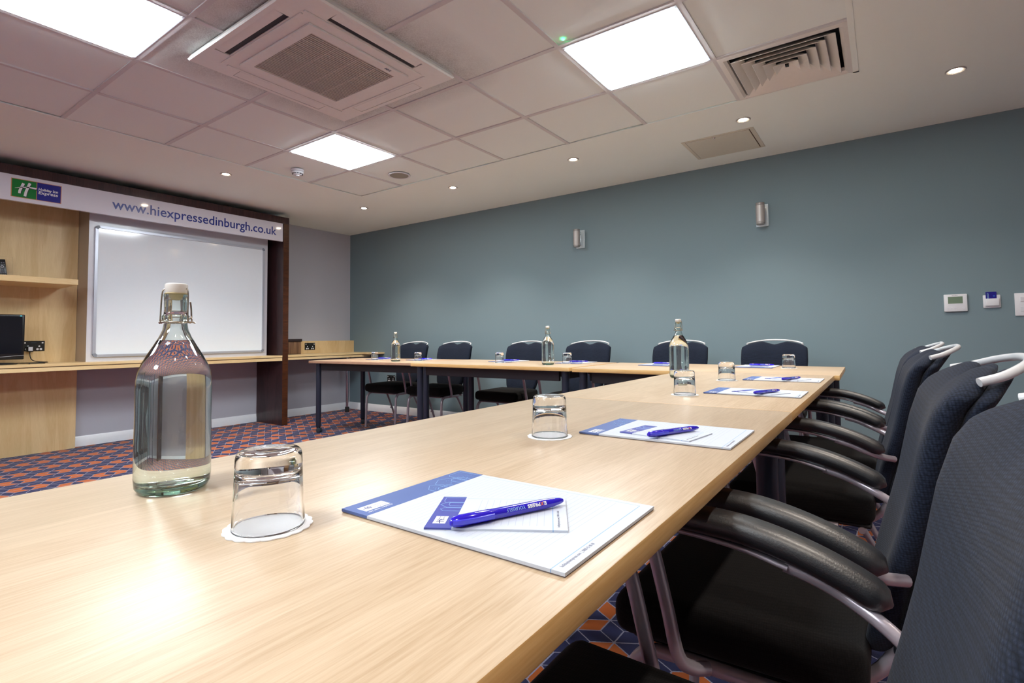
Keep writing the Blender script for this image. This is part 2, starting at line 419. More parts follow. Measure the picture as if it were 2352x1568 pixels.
# ---------------------------------------------------------------- the room
XL, YB, XR, YF, ZC = -6.01, 4.65, 2.9, -4.2, 2.40
GX0, GX1, GY0, GY1 = -4.272, -0.072, -3.161, 3.439       # suspended tile field
struct('floor', box(B(), XL-.1, XR+.1, YF-.1, YB+.1, -.08, 0), MAT['carpet'])
struct('wall_left', box(B(), XL-.12, XL, YF, YB, 0, ZC+.2), MAT['wall_grey'])
struct('wall_back', box(B(), XL-.12, XR+.12, YB, YB+.12, 0, ZC+.2), MAT['wall_teal'])
struct('wall_right', box(B(), XR, XR+.12, YF, YB, 0, ZC+.2), MAT['wall_pale'])
struct('wall_front', box(B(), XL-.12, XR+.12, YF-.12, YF, 0, ZC+.2), MAT['wall_pale'])
def skirt(name, pts):
    bm = B()
    prof = [(0, 0), (.016, 0), (.016, .055), (.013, .062), (.010, .078), (.004, .09), (0, .092)]
    (x0, y0), (x1, y1), nx, ny = pts
    a = [bm.verts.new((x0+nx*d, y0+ny*d, h)) for d, h in prof]; b = [bm.verts.new((x1+nx*d, y1+ny*d, h)) for d, h in prof]
    bm.faces.new(a); bm.faces.new(b[::-1])
    for i in range(len(prof)): j = (i+1) % len(prof); bm.faces.new((a[i], a[j], b[j], b[i]))
    return struct(name, bm, MAT['skirting'])
skirt('baseboard_left', ((XL, 1.60), (XL, YB), 1, 0))
skirt('baseboard_back', ((XL, YB), (XR, YB), 0, -1))
# ceiling: plasterboard surround with the tile field let in
bm = B()
for x0, x1, y0, y1 in ((XL-.1, GX0, YF-.1, YB+.1), (GX1, XR+.1, YF-.1, YB+.1), (GX0, GX1, YF-.1, GY0), (GX0, GX1, GY1, YB+.1)):
    box(bm, x0, x1, y0, y1, ZC, ZC+.1)
box(bm, GX0, GX1, GY0, GY1, ZC+.16, ZC+.2)
ceiling = struct('ceiling', bm, MAT['plaster'])
LIGHTS = {(2, 6): 1, (5, 9): 2, (1, 9): 3, (5, 4): 4, (1, 3): 5, (5, 1): 6}  # last three are unseen panels, added to brighten walls and chairs
VENT = (6, 10)
NX, NY = 7, 11
for i in range(NX):
    for j in range(NY):
        if (i, j) in LIGHTS or (i, j) == VENT: continue
        x, y = GX0+.6*i+.3, GY0+.6*j+.3
        bm = B(); box(bm, -.292, .292, -.292, .292, .004, .018, .003, 1)
        o = obj('ceiling_tile', bm, MAT['tile'], ceiling)
        tz = random.uniform(0, .004)
        o.location = (x, y, ZC+tz); o.rotation_euler = (random.uniform(-.004, .004), random.uniform(-.004, .004), 0)
bm = B()
for i in range(1, NX): box(bm, GX0+.6*i-.012, GX0+.6*i+.012, GY0, GY1, ZC-.001, ZC+.03)
for j in range(1, NY): box(bm, GX0, GX1, GY0+.6*j-.012, GY0+.6*j+.012, ZC-.0005, ZC+.03)
struct('trim_1', bm, MAT['tee'], label='thin metal tee bars of the suspended ceiling grid')
bm = B()
for x0, x1, y0, y1 in ((GX0-.012, GX0+.014, GY0, GY1), (GX1-.014, GX1+.012, GY0, GY1), (GX0-.012, GX1+.012, GY1-.014, GY1+.012), (GX0-.012, GX1+.012, GY0-.012, GY0+.014)):
    box(bm, x0, x1, y0, y1, ZC-.004, ZC+.001)
struct('trim_2', bm, MAT['plaster'], label='edge bead round the tiled part of the ceiling')

# ---------------------------------------------------------------- ceiling fixtures
LP_LABEL = {1: 'bright square ceiling light panel at the upper left, beside the air conditioner',
            2: 'bright square ceiling light panel nearest the square louvred vent',
            3: 'bright square ceiling light panel beside the smoke detector, farthest from the camera',
            4: 'added square ceiling light panel just behind the camera, over the near end of the table',
            5: 'added square ceiling light panel behind the camera, toward the whiteboard wall',
            6: 'added square ceiling light panel behind the camera, toward the chairs side'}
for (i, j), k in LIGHTS.items():
    t = thing('ceiling_light_panel', LP_LABEL[k], 'ceiling light', (GX0+.6*i+.3, GY0+.6*j+.3, ZC), 0, 'square ceiling light panels')
    fr = B()
    for a, b, c, d in ((-.288, .288, -.288, -.272), (-.288, .288, .272, .288), (-.288, -.272, -.272, .272), (.272, .288, -.272, .272)): box(fr, a, b, c, d, -.003, .02, .002, 1)
    obj('frame', fr, MAT['panelframe'], t)
    obj('diffuser', box(B(), -.271, .271, -.271, .271, -.009, .008, .004, 2), MAT['panel'], t)

def aircon():
    cx, cy, h = -2.33, 1.645, .475
    t = thing('air_conditioner', 'white ceiling cassette air conditioner with a slatted grille', 'air conditioner', (cx, cy, ZC))
    # body plate with four slots left open
    bm = B(); z0, z1 = -.032, -.012
    s0, s1, sl = .372, .444, .262         # slot inner, outer, half length
    # centre field
    for x0, x1, y0, y1 in ((-s0, s0, -s0, s0),): box(bm, x0, x1, y0, y1, z0, z1)
    for sx in (-1, 1):
        a, b = sorted((sx*s0, sx*s1)); box(bm, a, b, sl, s1, z0, z1); box(bm, a, b, -s1, -sl, z0, z1)
        box(bm, sl, s0, *sorted((sx*s0, sx*s1)), z0, z1); box(bm, -s0, -sl, *sorted((sx*s0, sx*s1)), z0, z1)
    # outer rim, bevelled up to the ceiling
    n = [(-1, -1), (1, -1), (1, 1), (-1, 1)]
    rings = [[bm.verts.new((a*r, b*r, z)) for a, b in n] for r, z in ((s1, z0), (h-.006, z0), (h, z0+.008), (h-.012, 0), (s1, 0))]
    for p, q in zip(rings, rings[1:]):
        for k in range(4): bm.faces.new((p[k], p[(k+1) % 4], q[(k+1) % 4], q[k]))
    obj('body', bm, MAT['ac'], t, recalc=True)
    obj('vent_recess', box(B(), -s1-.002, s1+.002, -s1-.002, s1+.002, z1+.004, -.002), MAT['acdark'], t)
    # raised lip round the grille panel, and the panel
    bm = B()
    for k in range(4):
        m = Matrix.Rotation(k*PI/2, 4, 'Z'); s = B(); box(s, -.365, .335, -.365, -.352, z0-.005, z0, .002, 1); merge(bm, s, m)
    obj('lip', bm, MAT['ac'], t)
    bm = B(); gx0, gx1, gy0, gy1 = -.252, .248, -.252, .248
    for x0, x1, y0, y1 in ((-.3, .3, -.3, gy0), (-.3, .3, gy1, .3), (-.3, gx0, gy0, gy1), (gx1, .3, gy0, gy1)): box(bm, x0, x1, y0, y1, z0-.010, z0-.001)
    pn = obj('intake_panel', bm, MAT['ac'], t)
    obj('filter', box(B(), gx0, gx1, gy0, gy1, z0-.003, z0-.001), MAT['grilledeep'], t)
    bm = B(); N = 34
    for k in range(N):
        x = gx0 + (k+.5)*(gx1-gx0)/N
        obox(bm, (x, 0, z0-.006), (.0095, gy1-gy0, .0018), Matrix.Rotation(.25, 3, 'Y'))
    for y in (-.1, .03, .14): box(bm, gx0, gx1, y-.003, y+.003, z0-.0055, z0-.003)
    obj('grille', bm, MAT['grille'], t)
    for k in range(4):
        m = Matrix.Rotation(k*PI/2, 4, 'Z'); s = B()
        if k < 2:       # two sides blow: flap tipped open, dark strip drawn as shade in the inner slot
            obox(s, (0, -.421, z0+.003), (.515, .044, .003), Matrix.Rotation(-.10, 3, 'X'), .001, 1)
            g = box(B(), -.258, .258, -.3965, -.3725, z0+.004, z0+.008); g.transform(m); obj('slot_shade', g, MAT['acdark'], t)
        else: obox(s, (0, -.408, z0+.0015), (.519, .068, .003), Matrix.Rotation(0, 3, 'X'), .001, 1)
        bm = B(); merge(bm, s, m)
        obj('louvre_flap', bm, MAT['ac'], t)
    # maker's mark on the panel corner, turned as in the photo
    bm = text_bm('MHI', .022, .0006); m = basis((.268, .16, z0-.0104), (0, 1, 0), (1, 0, 0), (0, 0, -1)); bm.transform(m)
    obj('badge', bm, MAT['greyplastic'], t)
aircon()

def diffuser():
    t = thing('air_vent', 'square white louvred air vent in the ceiling corner tile', 'air vent', (GX0+.6*6+.3, GY0+.6*10+.3, ZC))
    bm = B(); n = [(-1, -1), (1, -1), (1, 1), (-1, 1)]
    def ring(prof):
        rings = [[bm.verts.new((a*r, b*r, z)) for a, b in n] for r, z in prof]
        for p, q in zip(rings, rings[1:]+rings[:1]):
            for k in range(4): bm.faces.new((p[k], p[(k+1) % 4], q[(k+1) % 4], q[k]))
    ring([(.292, -.002), (.266, -.006), (.252, .004), (.249, .022), (.292, .022)])
    obj('frame', bm, MAT['vent'], t)
    bm = B(); box(bm, -.262, .262, -.262, .262, .11, .115)
    for a, b, c, d in ((-.262, .262, -.262, -.25), (-.262, .262, .25, .262), (-.262, -.25, -.25, .25), (.25, .262, -.25, .25)): box(bm, a, b, c, d, .022, .11)
    obj('duct', bm, MAT['acdark'], t)
    for r in (.236, .192, .148, .104, .060):
        bm = B(); ring([(r, -.010), (r-.050, .030), (r-.0515, .0285), (r-.002, -.0118)])
        obj('louvre', bm, MAT['vent'], t, angle=20)
    obj('damper', box(B(), -.008, .008, -.012, .012, .0, .03), MAT['socket'], t)
diffuser()

def downlight(x, y, label, first=[None], power=None):
    if first[0] is None:
        t = thing('downlight', label, 'downlight', (x, y, ZC), 0, 'small round recessed downlights')
        bm = lathe(B(), [(.046, 0), (.046, -.003), (.042, -.006), (.034, -.0045), (.027, -.001), (.027, 0), (.046, 0)], 40)
        obj('bezel', bm, MAT['lampmetal'], t)
        obj('lens', lathe(B(), [(0, -.0035), (.024, -.003), (.026, 0), (0, 0)], 32), MAT['spot'], t)
        first[0] = t
    else:
        t = copy_tree(first[0]); t.location = (x, y, ZC); t['label'] = label
    ld = bpy.data.lights.new('downlight_lamp', 'SPOT'); ld.energy = SPOT_RIGHT if x > 0 and y < 3 else (SPOT_POWER*(.4 if y < 1 else .6) if x < -4 and y < 3 else SPOT_POWER); ld.color = SPOT_COL; ld.spot_size = 1.9; ld.spot_blend = .8; ld.shadow_soft_size = .045
    lo = bpy.data.objects.new('downlight_lamp', ld); C.objects.link(lo); lo.parent = t; lo.location = (0, 0, -.012)
for x, y, l in ((.374, 3.754, 'small round ceiling downlight farthest right along the teal wall'),
                (-.715, 3.752, 'small round ceiling downlight beside the beige access hatch'),
                (-2.007, 3.756, 'small round ceiling downlight above the left cylindrical wall lamp'),
                (-3.315, 3.760, 'small round ceiling downlight just right of the round ceiling speaker'),
                (-4.621, 3.758, 'small round ceiling downlight nearest the corner of the teal and grey walls'),
                (-4.601, 2.245, 'small round ceiling downlight in front of the whiteboard, left of the smoke detector'),
                (.374, 2.45, 'round ceiling downlight above the third chair on the right, above the picture'),
                (.374, 1.15, 'round ceiling downlight above the second chair on the right, above the picture'),
                (.374, -.15, 'round ceiling downlight just behind the camera on the right side'),
                (.374, -1.45, 'round ceiling downlight farthest behind the camera on the right side'),
                (-4.60, .70, 'round ceiling downlight in front of the shelves, beyond the left of the picture')):
    downlight(x, y, l)

t = thing('smoke_detector', 'white round smoke detector on a ceiling tile beside a light panel', 'smoke detector', (-4.01, 2.555, ZC))
obj('base', lathe(B(), [(0, 0), (.052, 0), (.052, -.012), (.047, -.016), (0, -.016)], 40), MAT['white'], t)
obj('head', lathe(B(), [(.040, -.0165), (.049, -.020), (.049, -.028), (.040, -.034), (.034, -.044), (.016, -.048), (.014, -.054), (0, -.055)], 40), MAT['white'], t)
bm = B()
for k in range(12):
    a = k*PI/6; obox(bm, (.0415*math.cos(a), .0415*math.sin(a), -.037), (.004, .014, .006), Matrix.Rotation(a, 3, 'Z'))
obj('sensor_slots', bm, MAT['blackmat'], t)
t = thing('ceiling_speaker', 'round grey ceiling speaker with a white rim near the tile edge', 'speaker', (-3.44, 3.186, ZC))
obj('rim', lathe(B(), [(.098, 0), (.098, -.003), (.094, -.007), (.082, -.005), (.080, 0)], 48), MAT['white'], t)
obj('mesh_cover', lathe(B(), [(0, -.0035), (.081, -.0035), (.081, 0)], 48), MAT['speaker'], t)
o = obj('indicator_light', lathe(B(), [(0, -.006), (.004, -.0055), (.007, -.002), (.007, 0)], 16), MAT['green'])
o.location = (-1.218, 2.195, ZC+.0035); tag(o, 'tiny green glowing indicator light on the tile beside a light panel', 'indicator light')
t = thing('access_hatch', 'beige rectangular access hatch in the ceiling beside the teal wall', 'hatch', (-.935, 4.155, ZC))
bm = B()
for x0, x1, y0, y1 in ((-.25, .25, -.232, -.212), (-.25, .25, .212, .232), (-.25, -.225, -.212, .212), (.222, .25, -.212, .212)): box(bm, x0, x1, y0, y1, -.004, 0, .001, 1)
obj('frame', bm, MAT['hatch'], t)
obj('shadow_gap', box(B(), -.226, .226, -.214, .214, -.0012, 0), MAT['shadow_gap'], t)
obj('door', box(B(), -.222, .216, -.208, .210, -.006, -.001, .001, 1), MAT['hatch'], t)
obj('lock', lathe(B(), [(0, -.010), (.006, -.010), (.009, -.006), (.009, 0)], 20, (-.02, -.196, 0)), MAT['chrome'], t)

# ---------------------------------------------------------------- fittings on the teal wall
def wall_lamp(x, label):
    t = thing('wall_lamp', label, 'wall lamp', (x, YB, 1.92), 0, 'cylindrical up-and-down wall lamps')
    obj('wall_plate', box(B(), -.047, .047, -.012, 0, -.09, .09, .003, 2), MAT['lampplate'], t)
    for z0, z1 in ((.045, .075), (-.06, -.035)):
        obj('bracket', box(B(), -.012, .012, -.062, -.011, z0, z1, .003, 1), MAT['lampplate'], t)
    obj('cylinder', lathe(B(), [(0, -.088), (.026, -.088), (.031, -.085), (.031, -.068), (.0335, -.065), (.0335, .065), (.031, .068), (.031, .086), (.026, .089), (.024, .06), (0, .06)], 40, (0, -.088, 0)), MAT['lampmetal'], t)
    for z in (-.083, -.076, .072, .079, .086):
        obj('trim_ring', lathe(B(), [(.0312, z-.0012), (.0322, z), (.0312, z+.0012)], 40, (0, -.088, 0)), MAT['lampdark'], t)
wall_lamp(-2.413, 'left one of the two silver cylinder lamps on the teal wall')
wall_lamp(-.765, 'right one of the two silver cylinder lamps on the teal wall')

t = thing('thermostat', 'white wall thermostat with a grey-green display on the teal wall', 'thermostat', (.402, YB, 1.156))
obj('case', box(B(), -.06, .06, -.018, 0, -.058, .058, .003, 2), MAT['white'], t)
obj('display', box(B(), -.039, .037, -.0186, -.017, -.005, .042), MAT['lcd'], t)
for x in (-.038, -.020, -.002, .042): 
    bm = B(); s = lathe(B(), [(0, .0008), (.0055 if x < .04 else .008, .0008), (.006 if x < .04 else .0085, 0)], 20); merge(bm, s, basis((x, -.018, -.036), (1, 0, 0), (0, 0, 1), (0, -1, 0)))
    obj('button', bm, MAT['tagwhite'], t)
bm = B()
for k in range(4): box(bm, -.038+k*.019, -.021+k*.019, -.0188, -.017, -.016, -.012)
obj('key_strip', bm, MAT['tagwhite'], t)
bm = text_bm('MITSUBISHI', .006, .0001, .0002); x0, x1, _, _ = bounds(bm); bm.transform(basis((-.003-(x0+x1)/2, -.0183, .047), (1, 0, 0), (0, 0, 1), (0, -1, 0)))
obj('maker_name', bm, MAT['print'], t)
t = thing('key_card_holder', 'small white wall-mounted key card holder between the thermostat and the light switch', 'card holder', (.584, YB, 1.158))
obj('back_plate', box(B(), -.043, .043, -.009, 0, -.042, .042, .004, 2), MAT['white'], t)
bm = box(B(), -.032, .034, -.022, -.013, -.030, .018, .003, 2); box(bm, -.032, -.028, -.014, -.008, -.030, .018); box(bm, .030, .034, -.014, -.008, -.030, .018); box(bm, -.03, .03, -.014, -.008, -.030, -.026)
obj('card_slot', bm, MAT['white'], t)
t = thing('key_card', 'dark blue key card standing in the wall card holder', 'key card', (.581, YB-.0115, 1.19))
obj('card_body', box(B(), -.0265, .0265, -.0005, .0005, -.042, .030, .0004, 1), MAT['card'], t)
bm = text_bm('READY', .013, .0002, .0002); bm.transform(basis((-.011, -.0008, -.016), (0, 0, 1), (-1, 0, 0), (0, -1, 0)))
obj('lettering', bm, MAT['skyline'], t)
s = lathe(B(), [(.003, .0002), (.005, .0004), (.005, 0), (.003, 0), (.003, .0002)], 20); bm = B(); merge(bm, s, basis((.014, -.0006, .004), (1, 0, 0), (0, 0, 1), (0, -1, 0)))
obj('mark', bm, MAT['cyan'], t)
t = thing('light_switch', 'white rocker switch plate at the right edge of the picture', 'light switch', (.765, YB, 1.132))
obj('plate', box(B(), -.073, .073, -.009, 0, -.073, .073, .003, 2), MAT['white'], t)
for x in (-.035, .0, .035):
    for z in (-.03, .032):
        bm = B(); obox(bm, (x, -.011, z), (.024, .005, .032), Matrix.Rotation(.08, 3, 'X'), .0015, 1); obj('rocker', bm, MAT['white'], t)

# ---------------------------------------------------------------- sockets
def socket(name_label, origin, xa, na, w=.147, h=.087, style=0):
    """UK double socket; xa = direction to the right as seen, na = outward normal"""
    t = thing('power_socket', name_label, 'power socket', origin, 0, 'dark metal double power sockets')
    m = basis((0, 0, 0), xa, (0, 0, 1), na); 
    def put(nm, bm, mat): bm.transform(m); return obj(nm, bm, mat, t)
    put('face_plate', box(B(), -w/2, w/2, -h/2, h/2, 0, .005, .0015, 1), MAT['socket'])
    for sx in (-1, 1):
        bm = B()
        lathe(bm, [(0, .0062), (.0065, .0062), (.007, .005)], 16, (sx*.037, -.002, 0))
        lathe(bm, [(0, .0062), (.0085, .0062), (.009, .005)], 18, (sx*.037-.011, -.027, 0))
        lathe(bm, [(0, .0062), (.0085, .0062), (.009, .005)], 18, (sx*.037+.011, -.027, 0))
        put('outlet', bm, MAT['white'])
        put('switch', box(B(), sx*.058-.006, sx*.058+.006, .022, .034, .004, .008, .001, 1), MAT['white'])
    put('indicator', box(B(), -.018, .018, .024, .034, .004, .0062, .002, 1), MAT['castergrey'])
    return t
socket('dark double power socket on the maple panel beside the monitor', (-5.9445, 1.297, .922), (0, 1, 0), (1, 0, 0))
socket('dark double power socket on the low wooden upstand right of the brown box', (-5.9245, 3.965, .866), (0, 1, 0), (1, 0, 0))
socket('dark double power socket low on the teal wall behind the chairs', (-5.17, YB-.0005, .438), (1, 0, 0), (0, -1, 0))

# ---------------------------------------------------------------- display wall unit
XF = -5.466
t = thing('display_wall_unit', 'tall dark wood wall unit with maple back panels and a white website sign', 'wall unit', (XF, 1.5, 0))
def U(nm, bm, m, par=None):
    bm.transform(Matrix.Translation((-XF, -1.5, 0))); return obj(nm, bm, m, par or t)
y0u, y1u = -.42, 3.315
bm = box(B(), XL+.012, XF, y1u, 3.382, 0, 2.338)
sd = U('side_panel', bm, MAT['darkwood'])
U('edge_strip', box(B(), XF, XF+.0012, y1u, 3.382, 0, 2.2635), MAT['redwood'], sd)
sd = U('side_panel', box(B(), XL+.012, XF, y0u-.067, y0u, 0, 2.338), MAT['darkwood'])
U('header', box(B(), XL+.012, XF+.001, y0u, 3.382, 2.2645, 2.339), MAT['darkwood'])
sg = U('sign_board', box(B(), XF-.03, XF, y0u, 3.307, 2.060, 2.264, .001, 1), MAT['sign'])
# website lettering, fitted between y 1.69 and 3.228
bm = text_bm('www.hiexpressedinburgh.co.uk', .13, .0012, .0008); x0, x1, b0, b1 = bounds(bm)
k = (3.228-1.69)/(x1-x0)
for v in bm.verts: v.co.x = (v.co.x-x0)*k; v.co.y *= .98
bm.transform(basis((XF+.0008, 1.69, 2.122), (0, 1, 0), (0, 0, 1), (1, 0, 0)))
U('website_lettering', bm, MAT['navy_ink'], sg)
# square logo pair
def rect(y0, y1, z0, z1, d): return box(B(), XF, XF+d, y0, y1, z0, z1)
U('logo_border', rect(1.030, 1.339, 2.090, 2.237, .0006), MAT['logo_orange'], sg)
U('logo_green_square', rect(1.035, 1.181, 2.094, 2.233, .0010), MAT['logo_green'], sg)
U('logo_blue_square', rect(1.185, 1.334, 2.094, 2.233, .0010), MAT['logo_blue'], sg)
def hmark(shift, d):
    b = B()
    def stroke(pts, ws):
        L = []; R = []; P = catmull([Vector((a, c, 0)) for a, c in pts], 5); n = len(P)
        for i, p in enumerate(P):
            tt = (P[min(i+1, n-1)]-P[max(i-1, 0)]).normalized(); nn = Vector((-tt.y, tt.x, 0)); f = i/(n-1)
            wv = ws[0]*(1-f)+ws[1]*f; L.append(p+nn*wv); R.append(p-nn*wv)
        poly(b, [(q.x, q.y) for q in L+R[::-1]], 0, d)
    stroke([(.068, .113), (.058, .085), (.047, .050), (.045, .030)], (.0085, .0075))
    stroke([(.106, .122), (.094, .085), (.083, .045), (.078, .012)], (.0085, .0080))
    stroke([(.018, .066), (.05, .077), (.10, .087), (.146, .086)], (.0015, .0060))
    b.transform(basis((XF+shift[2], 1.035+shift[0], 2.094+shift[1]), (0, 1, 0), (0, 0, 1), (1, 0, 0))); return b
U('logo_shadow', hmark((.005, -.007, .0010), .0003), MAT['logo_shade'], sg)
U('logo_mark', hmark((0, 0, .0014), .0005), MAT['logo_white'], sg)
for s, sz, y, z, wd in (('Holiday Inn', .030, 1.194, 2.171, .122), ('Express', .036, 1.194, 2.143, .122)):
    bm = text_bm(s, sz, .0006, .0004, shear=.1); x0, x1, _, _ = bounds(bm)
    for v in bm.verts: v.co.x = (v.co.x-x0)*wd/(x1-x0)
    bm.transform(basis((XF+.0014, y, z), (0, 1, 0), (0, 0, 1), (1, 0, 0))); U('logo_lettering', bm, MAT['logo_white'], sg)
U('back_panel', box(B(), XL+.01, -5.945, y0u, 1.588, .775, 2.337), MAT['maple'])
U('lower_panel', box(B(), XL+.002, -5.945, y0u, 1.602, 0, .718), MAT['maple'])
sh = U('shelf', box(B(), -5.945, XF-.002, y0u, 1.466, 1.430, 1.476, .001, 1), MAT['maple_y'])
bx = U('board_mount', box(B(), XL+.012, -5.685, 1.590, 3.25, .778, 2.337), MAT['taupe'])
U('mount_front', box(B(), -5.685, -5.680, 1.590, 3.25, .778, 2.337), MAT['white_lam'], bx)

t2 = thing('whiteboard', 'large whiteboard with a silver rounded frame mounted under the website sign', 'whiteboard', (-5.68, 2.42, 1.405))
hw, hh = .788, .587
bm = B(); pts = []
def rrect(hw, hh, r, n=6):
    out = []
    for cx, cy, a0 in ((hw-r, hh-r, 0), (-hw+r, hh-r, PI/2), (-hw+r, -hh+r, PI), (hw-r, -hh+r, 3*PI/2)):
        for i in range(n+1): a = a0+i*PI/2/n; out.append((cx+r*math.cos(a), cy+r*math.sin(a)))
    return out
def frame_ring(b, o, i, z0, z1):
    A = [b.verts.new((x, y, z0)) for x, y in o]; A2 = [b.verts.new((x, y, z1)) for x, y in o]
    I = [b.verts.new((x, y, z0)) for x, y in i]; I2 = [b.verts.new((x, y, z1)) for x, y in i]; n = len(o)
    for k in range(n):
        j = (k+1) % n
        b.faces.new((A[k], A[j], A2[j], A2[k])); b.faces.new((I[k], I[j], I2[j], I2[k])); b.faces.new((A2[k], A2[j], I2[j], I2[k])); b.faces.new((A[k], A[j], I[j], I[k]))
frame_ring(bm, rrect(hw, hh, .03), rrect(hw-.022, hh-.022, .012), 0, .020); m = basis((0, 0, 0), (0, 1, 0), (0, 0, 1), (1, 0, 0)); bm.transform(m)
obj('frame', bm, MAT['alu'], t2)
for sx in (-1, 1):
    for sy in (-1, 1):
        b = B(); ro = rrect(hw+.001, hh+.001, .03); ri = rrect(hw-.023, hh-.023, .012)
        q = [k for k, (x, y) in enumerate(ro) if x*sx > hw-.032 and y*sy > hh-.032]
        for z in (.0005, .021): pass
        V = [(ro[k], ri[k]) for k in q]
        for (o1, i1), (o2, i2) in zip(V, V[1:]):
            vs_ = [b.verts.new((*o1, .021)), b.verts.new((*o2, .021)), b.verts.new((*i2, .021)), b.verts.new((*i1, .021))]; b.faces.new(vs_)
            vs_ = [b.verts.new((*o1, .021)), b.verts.new((*o2, .021)), b.verts.new((*o2, .001)), b.verts.new((*o1, .001))]; b.faces.new(vs_)
        b.transform(m); obj('corner_cap', b, MAT['greyplastic'], t2)
bm = box(B(), -hw+.02, hw-.02, -hh+.02, hh-.02, .004, .010); bm.transform(m); obj('writing_surface', bm, MAT['board'], t2)

# worktop that runs the length of the wall
t = thing('worktop', 'long built-in maple worktop running along the grey wall below the whiteboard', 'worktop', (XF, 1.45, 0))
def W(nm, bm, m):
    bm.transform(Matrix.Translation((-XF, -1.45, 0))); return obj(nm, bm, m, t)
W('top', box(B(), XL+.07, XF-.001, y0u, y1u, .757, .778, .001, 1), MAT['maple_y'])
W('shadow_strip', box(B(), XL+.07, XF-.006, y0u, y1u, .750, .757), MAT['shadow_gap'])
W('lower_rail', box(B(), -5.94, XF-.002, y0u, y1u-.001, .719, .750, .001, 1), MAT['maple_y'])
t = thing('corner_counter', 'maple counter with a low upstand filling the corner right of the dark unit', 'counter', (-5.6, 4, 0))
def K(nm, bm, m):
    bm.transform(Matrix.Translation((5.6, -4, 0))); return obj(nm, bm, m, t)
K('top', box(B(), XL+.001, XF, 3.383, YB-.001, .757, .778, .001, 1), MAT['maple_y'])
K('return_top', box(B(), XF, -5.30, 4.42, YB-.001, .757, .778, .001, 1), MAT['maple_y'])
K('shadow_strip', box(B(), XL+.02, XF-.008, 3.383, YB-.02, .750, .757), MAT['shadow_gap'])
K('lower_rail', box(B(), XL+.02, XF-.003, 3.383, YB-.1, .724, .750, .001, 1), MAT['maple_y'])
bm = box(B(), XL+.001, -5.925, 3.383, YB-.001, .778, .934); K('upstand', bm, MAT['maple'])
lg = K('support_leg', lathe(B(), [(0, .07), (.022, .07), (.022, .724), (0, .724)], 24, (-5.74, 4.40, 0)), MAT['chrome'])
K('foot', lathe(B(), [(0, 0), (.027, 0), (.027, .055), (.025, .07), (0, .07)], 24, (-5.74, 4.40, 0)), MAT['rubber'])

t = thing('storage_box', 'small brown striped box with a dark lid on the counter beside the dark unit', 'box', (-5.79, 3.60, .779))
obj('box_body', box(B(), -.11, .07, -.16, .112, .004, .150, .004, 2), MAT['boxwood'], t)
obj('lid', box(B(), -.118, .078, -.165, .120, .150, .182, .004, 2), MAT['boxlid'], t)
obj('base', box(B(), -.108, .068, -.158, .110, 0, .006), MAT['boxlid'], t)

# monitor, partly out of the picture
t = thing('computer_monitor', 'black flat computer monitor on the worktop at the left edge', 'monitor', (-5.70, .955, .7785), 0)
obj('housing', box(B(), -.045, .0, -.232, .232, .038, .402, .008, 3), MAT['black'], t)
obj('screen', box(B(), -.001, .0012, -.215, .215, .085, .388), MAT['screen'], t)
bm = B(); sweep(bm, catmull([(.0015, -.2, .072), (.0015, 0, .058), (.0015, .1, .062), (.0015, .2295, .072)], 8), circ(.0016, 6)); obj('trim_line', bm, MAT['alu'], t)
bm = B(); tube(bm, [(-.03, 0, .01), (-.03, 0, .06), (-.03, 0, .12)], .022, 16); obj('stand_neck', bm, MAT['black'], t)
obj('stand_base', lathe(B(), [(0, 0), (.12, 0), (.12, .006), (.10, .013), (0, .018)], 40, (-.03, .06, 0), sx=.8, sy=1.15), MAT['black'], t)
obj('power_light', box(B(), .0, .0015, .200, .212, .389, .393), MAT['led'], t)
t = thing('plug', 'black plug with a white label in the socket beside the monitor', 'plug', (-5.942, 1.268, .898))
obj('plug_body', box(B(), 0.006, .045, -.022, .022, -.026, .022, .008, 3), MAT['black'], t)
obj('plug_label', box(B(), .0447, .0458, -.014, .014, -.016, .016), MAT['tagwhite'], t)
bm = B(); tube(bm, [(.03, 0, -.02), (.03, 0, -.05), (.04, .01, -.09), (.06, .04, -.108), (.10, .10, -.1145), (.15, .06, -.1145), (.16, -.05, -.1145), (.12, -.14, -.1145)], .0035, 10, 8)
obj('lead', bm, MAT['cable'], t)
bm = B(); tube(bm, [(-5.82, 1.19, .782), (-5.74, 1.23, .782), (-5.69, 1.31, .782), (-5.65, 1.29, .782), (-5.68, 1.22, .782), (-5.60, 1.20, .782)], .0038, 10, 8)
tag(obj('cable', bm, MAT['cable']), 'black cable lying in loops on the worktop behind the monitor', 'cable')
t = thing('remote_control', 'black remote control standing upright on the maple shelf', 'remote control', (-5.855, 1.075, 1.4795), 0)
bm = B(); obox(bm, (0, 0, .082), (.018, .05, .155), Matrix.Rotation(-.12, 3, 'Y'), .005, 2); bm.transform(Matrix.Rotation(.10, 4, 'X')); obj('remote_body', bm, MAT['black'], t)
for dz in (.03, .045, .06, .075, .115, .13):
    for dy in (-.013, 0, .013):
        b = B(); s = lathe(B(), [(0, .0018), (.0035, .0018), (.004, 0)], 10); merge(b, s, Matrix.Rotation(.10, 4, 'X') @ Matrix.Translation((0, 0, .082)) @ Matrix.Rotation(-.12, 4, 'Y') @ basis((.009, dy, dz-.082), (0, 1, 0), (0, 0, 1), (1, 0, 0)))
        obj('button', b, MAT['greyplastic'], t)
b = B(); s = lathe(B(), [(.006, .001), (.008, .0022), (.010, .001), (.010, 0), (.006, 0), (.006, .001)], 24); merge(b, s, Matrix.Rotation(.10, 4, 'X') @ Matrix.Translation((0, 0, .082)) @ Matrix.Rotation(-.12, 4, 'Y') @ basis((.009, 0, .015), (0, 1, 0), (0, 0, 1), (1, 0, 0)))
obj('navigation_ring', b, MAT['tagwhite'], t)
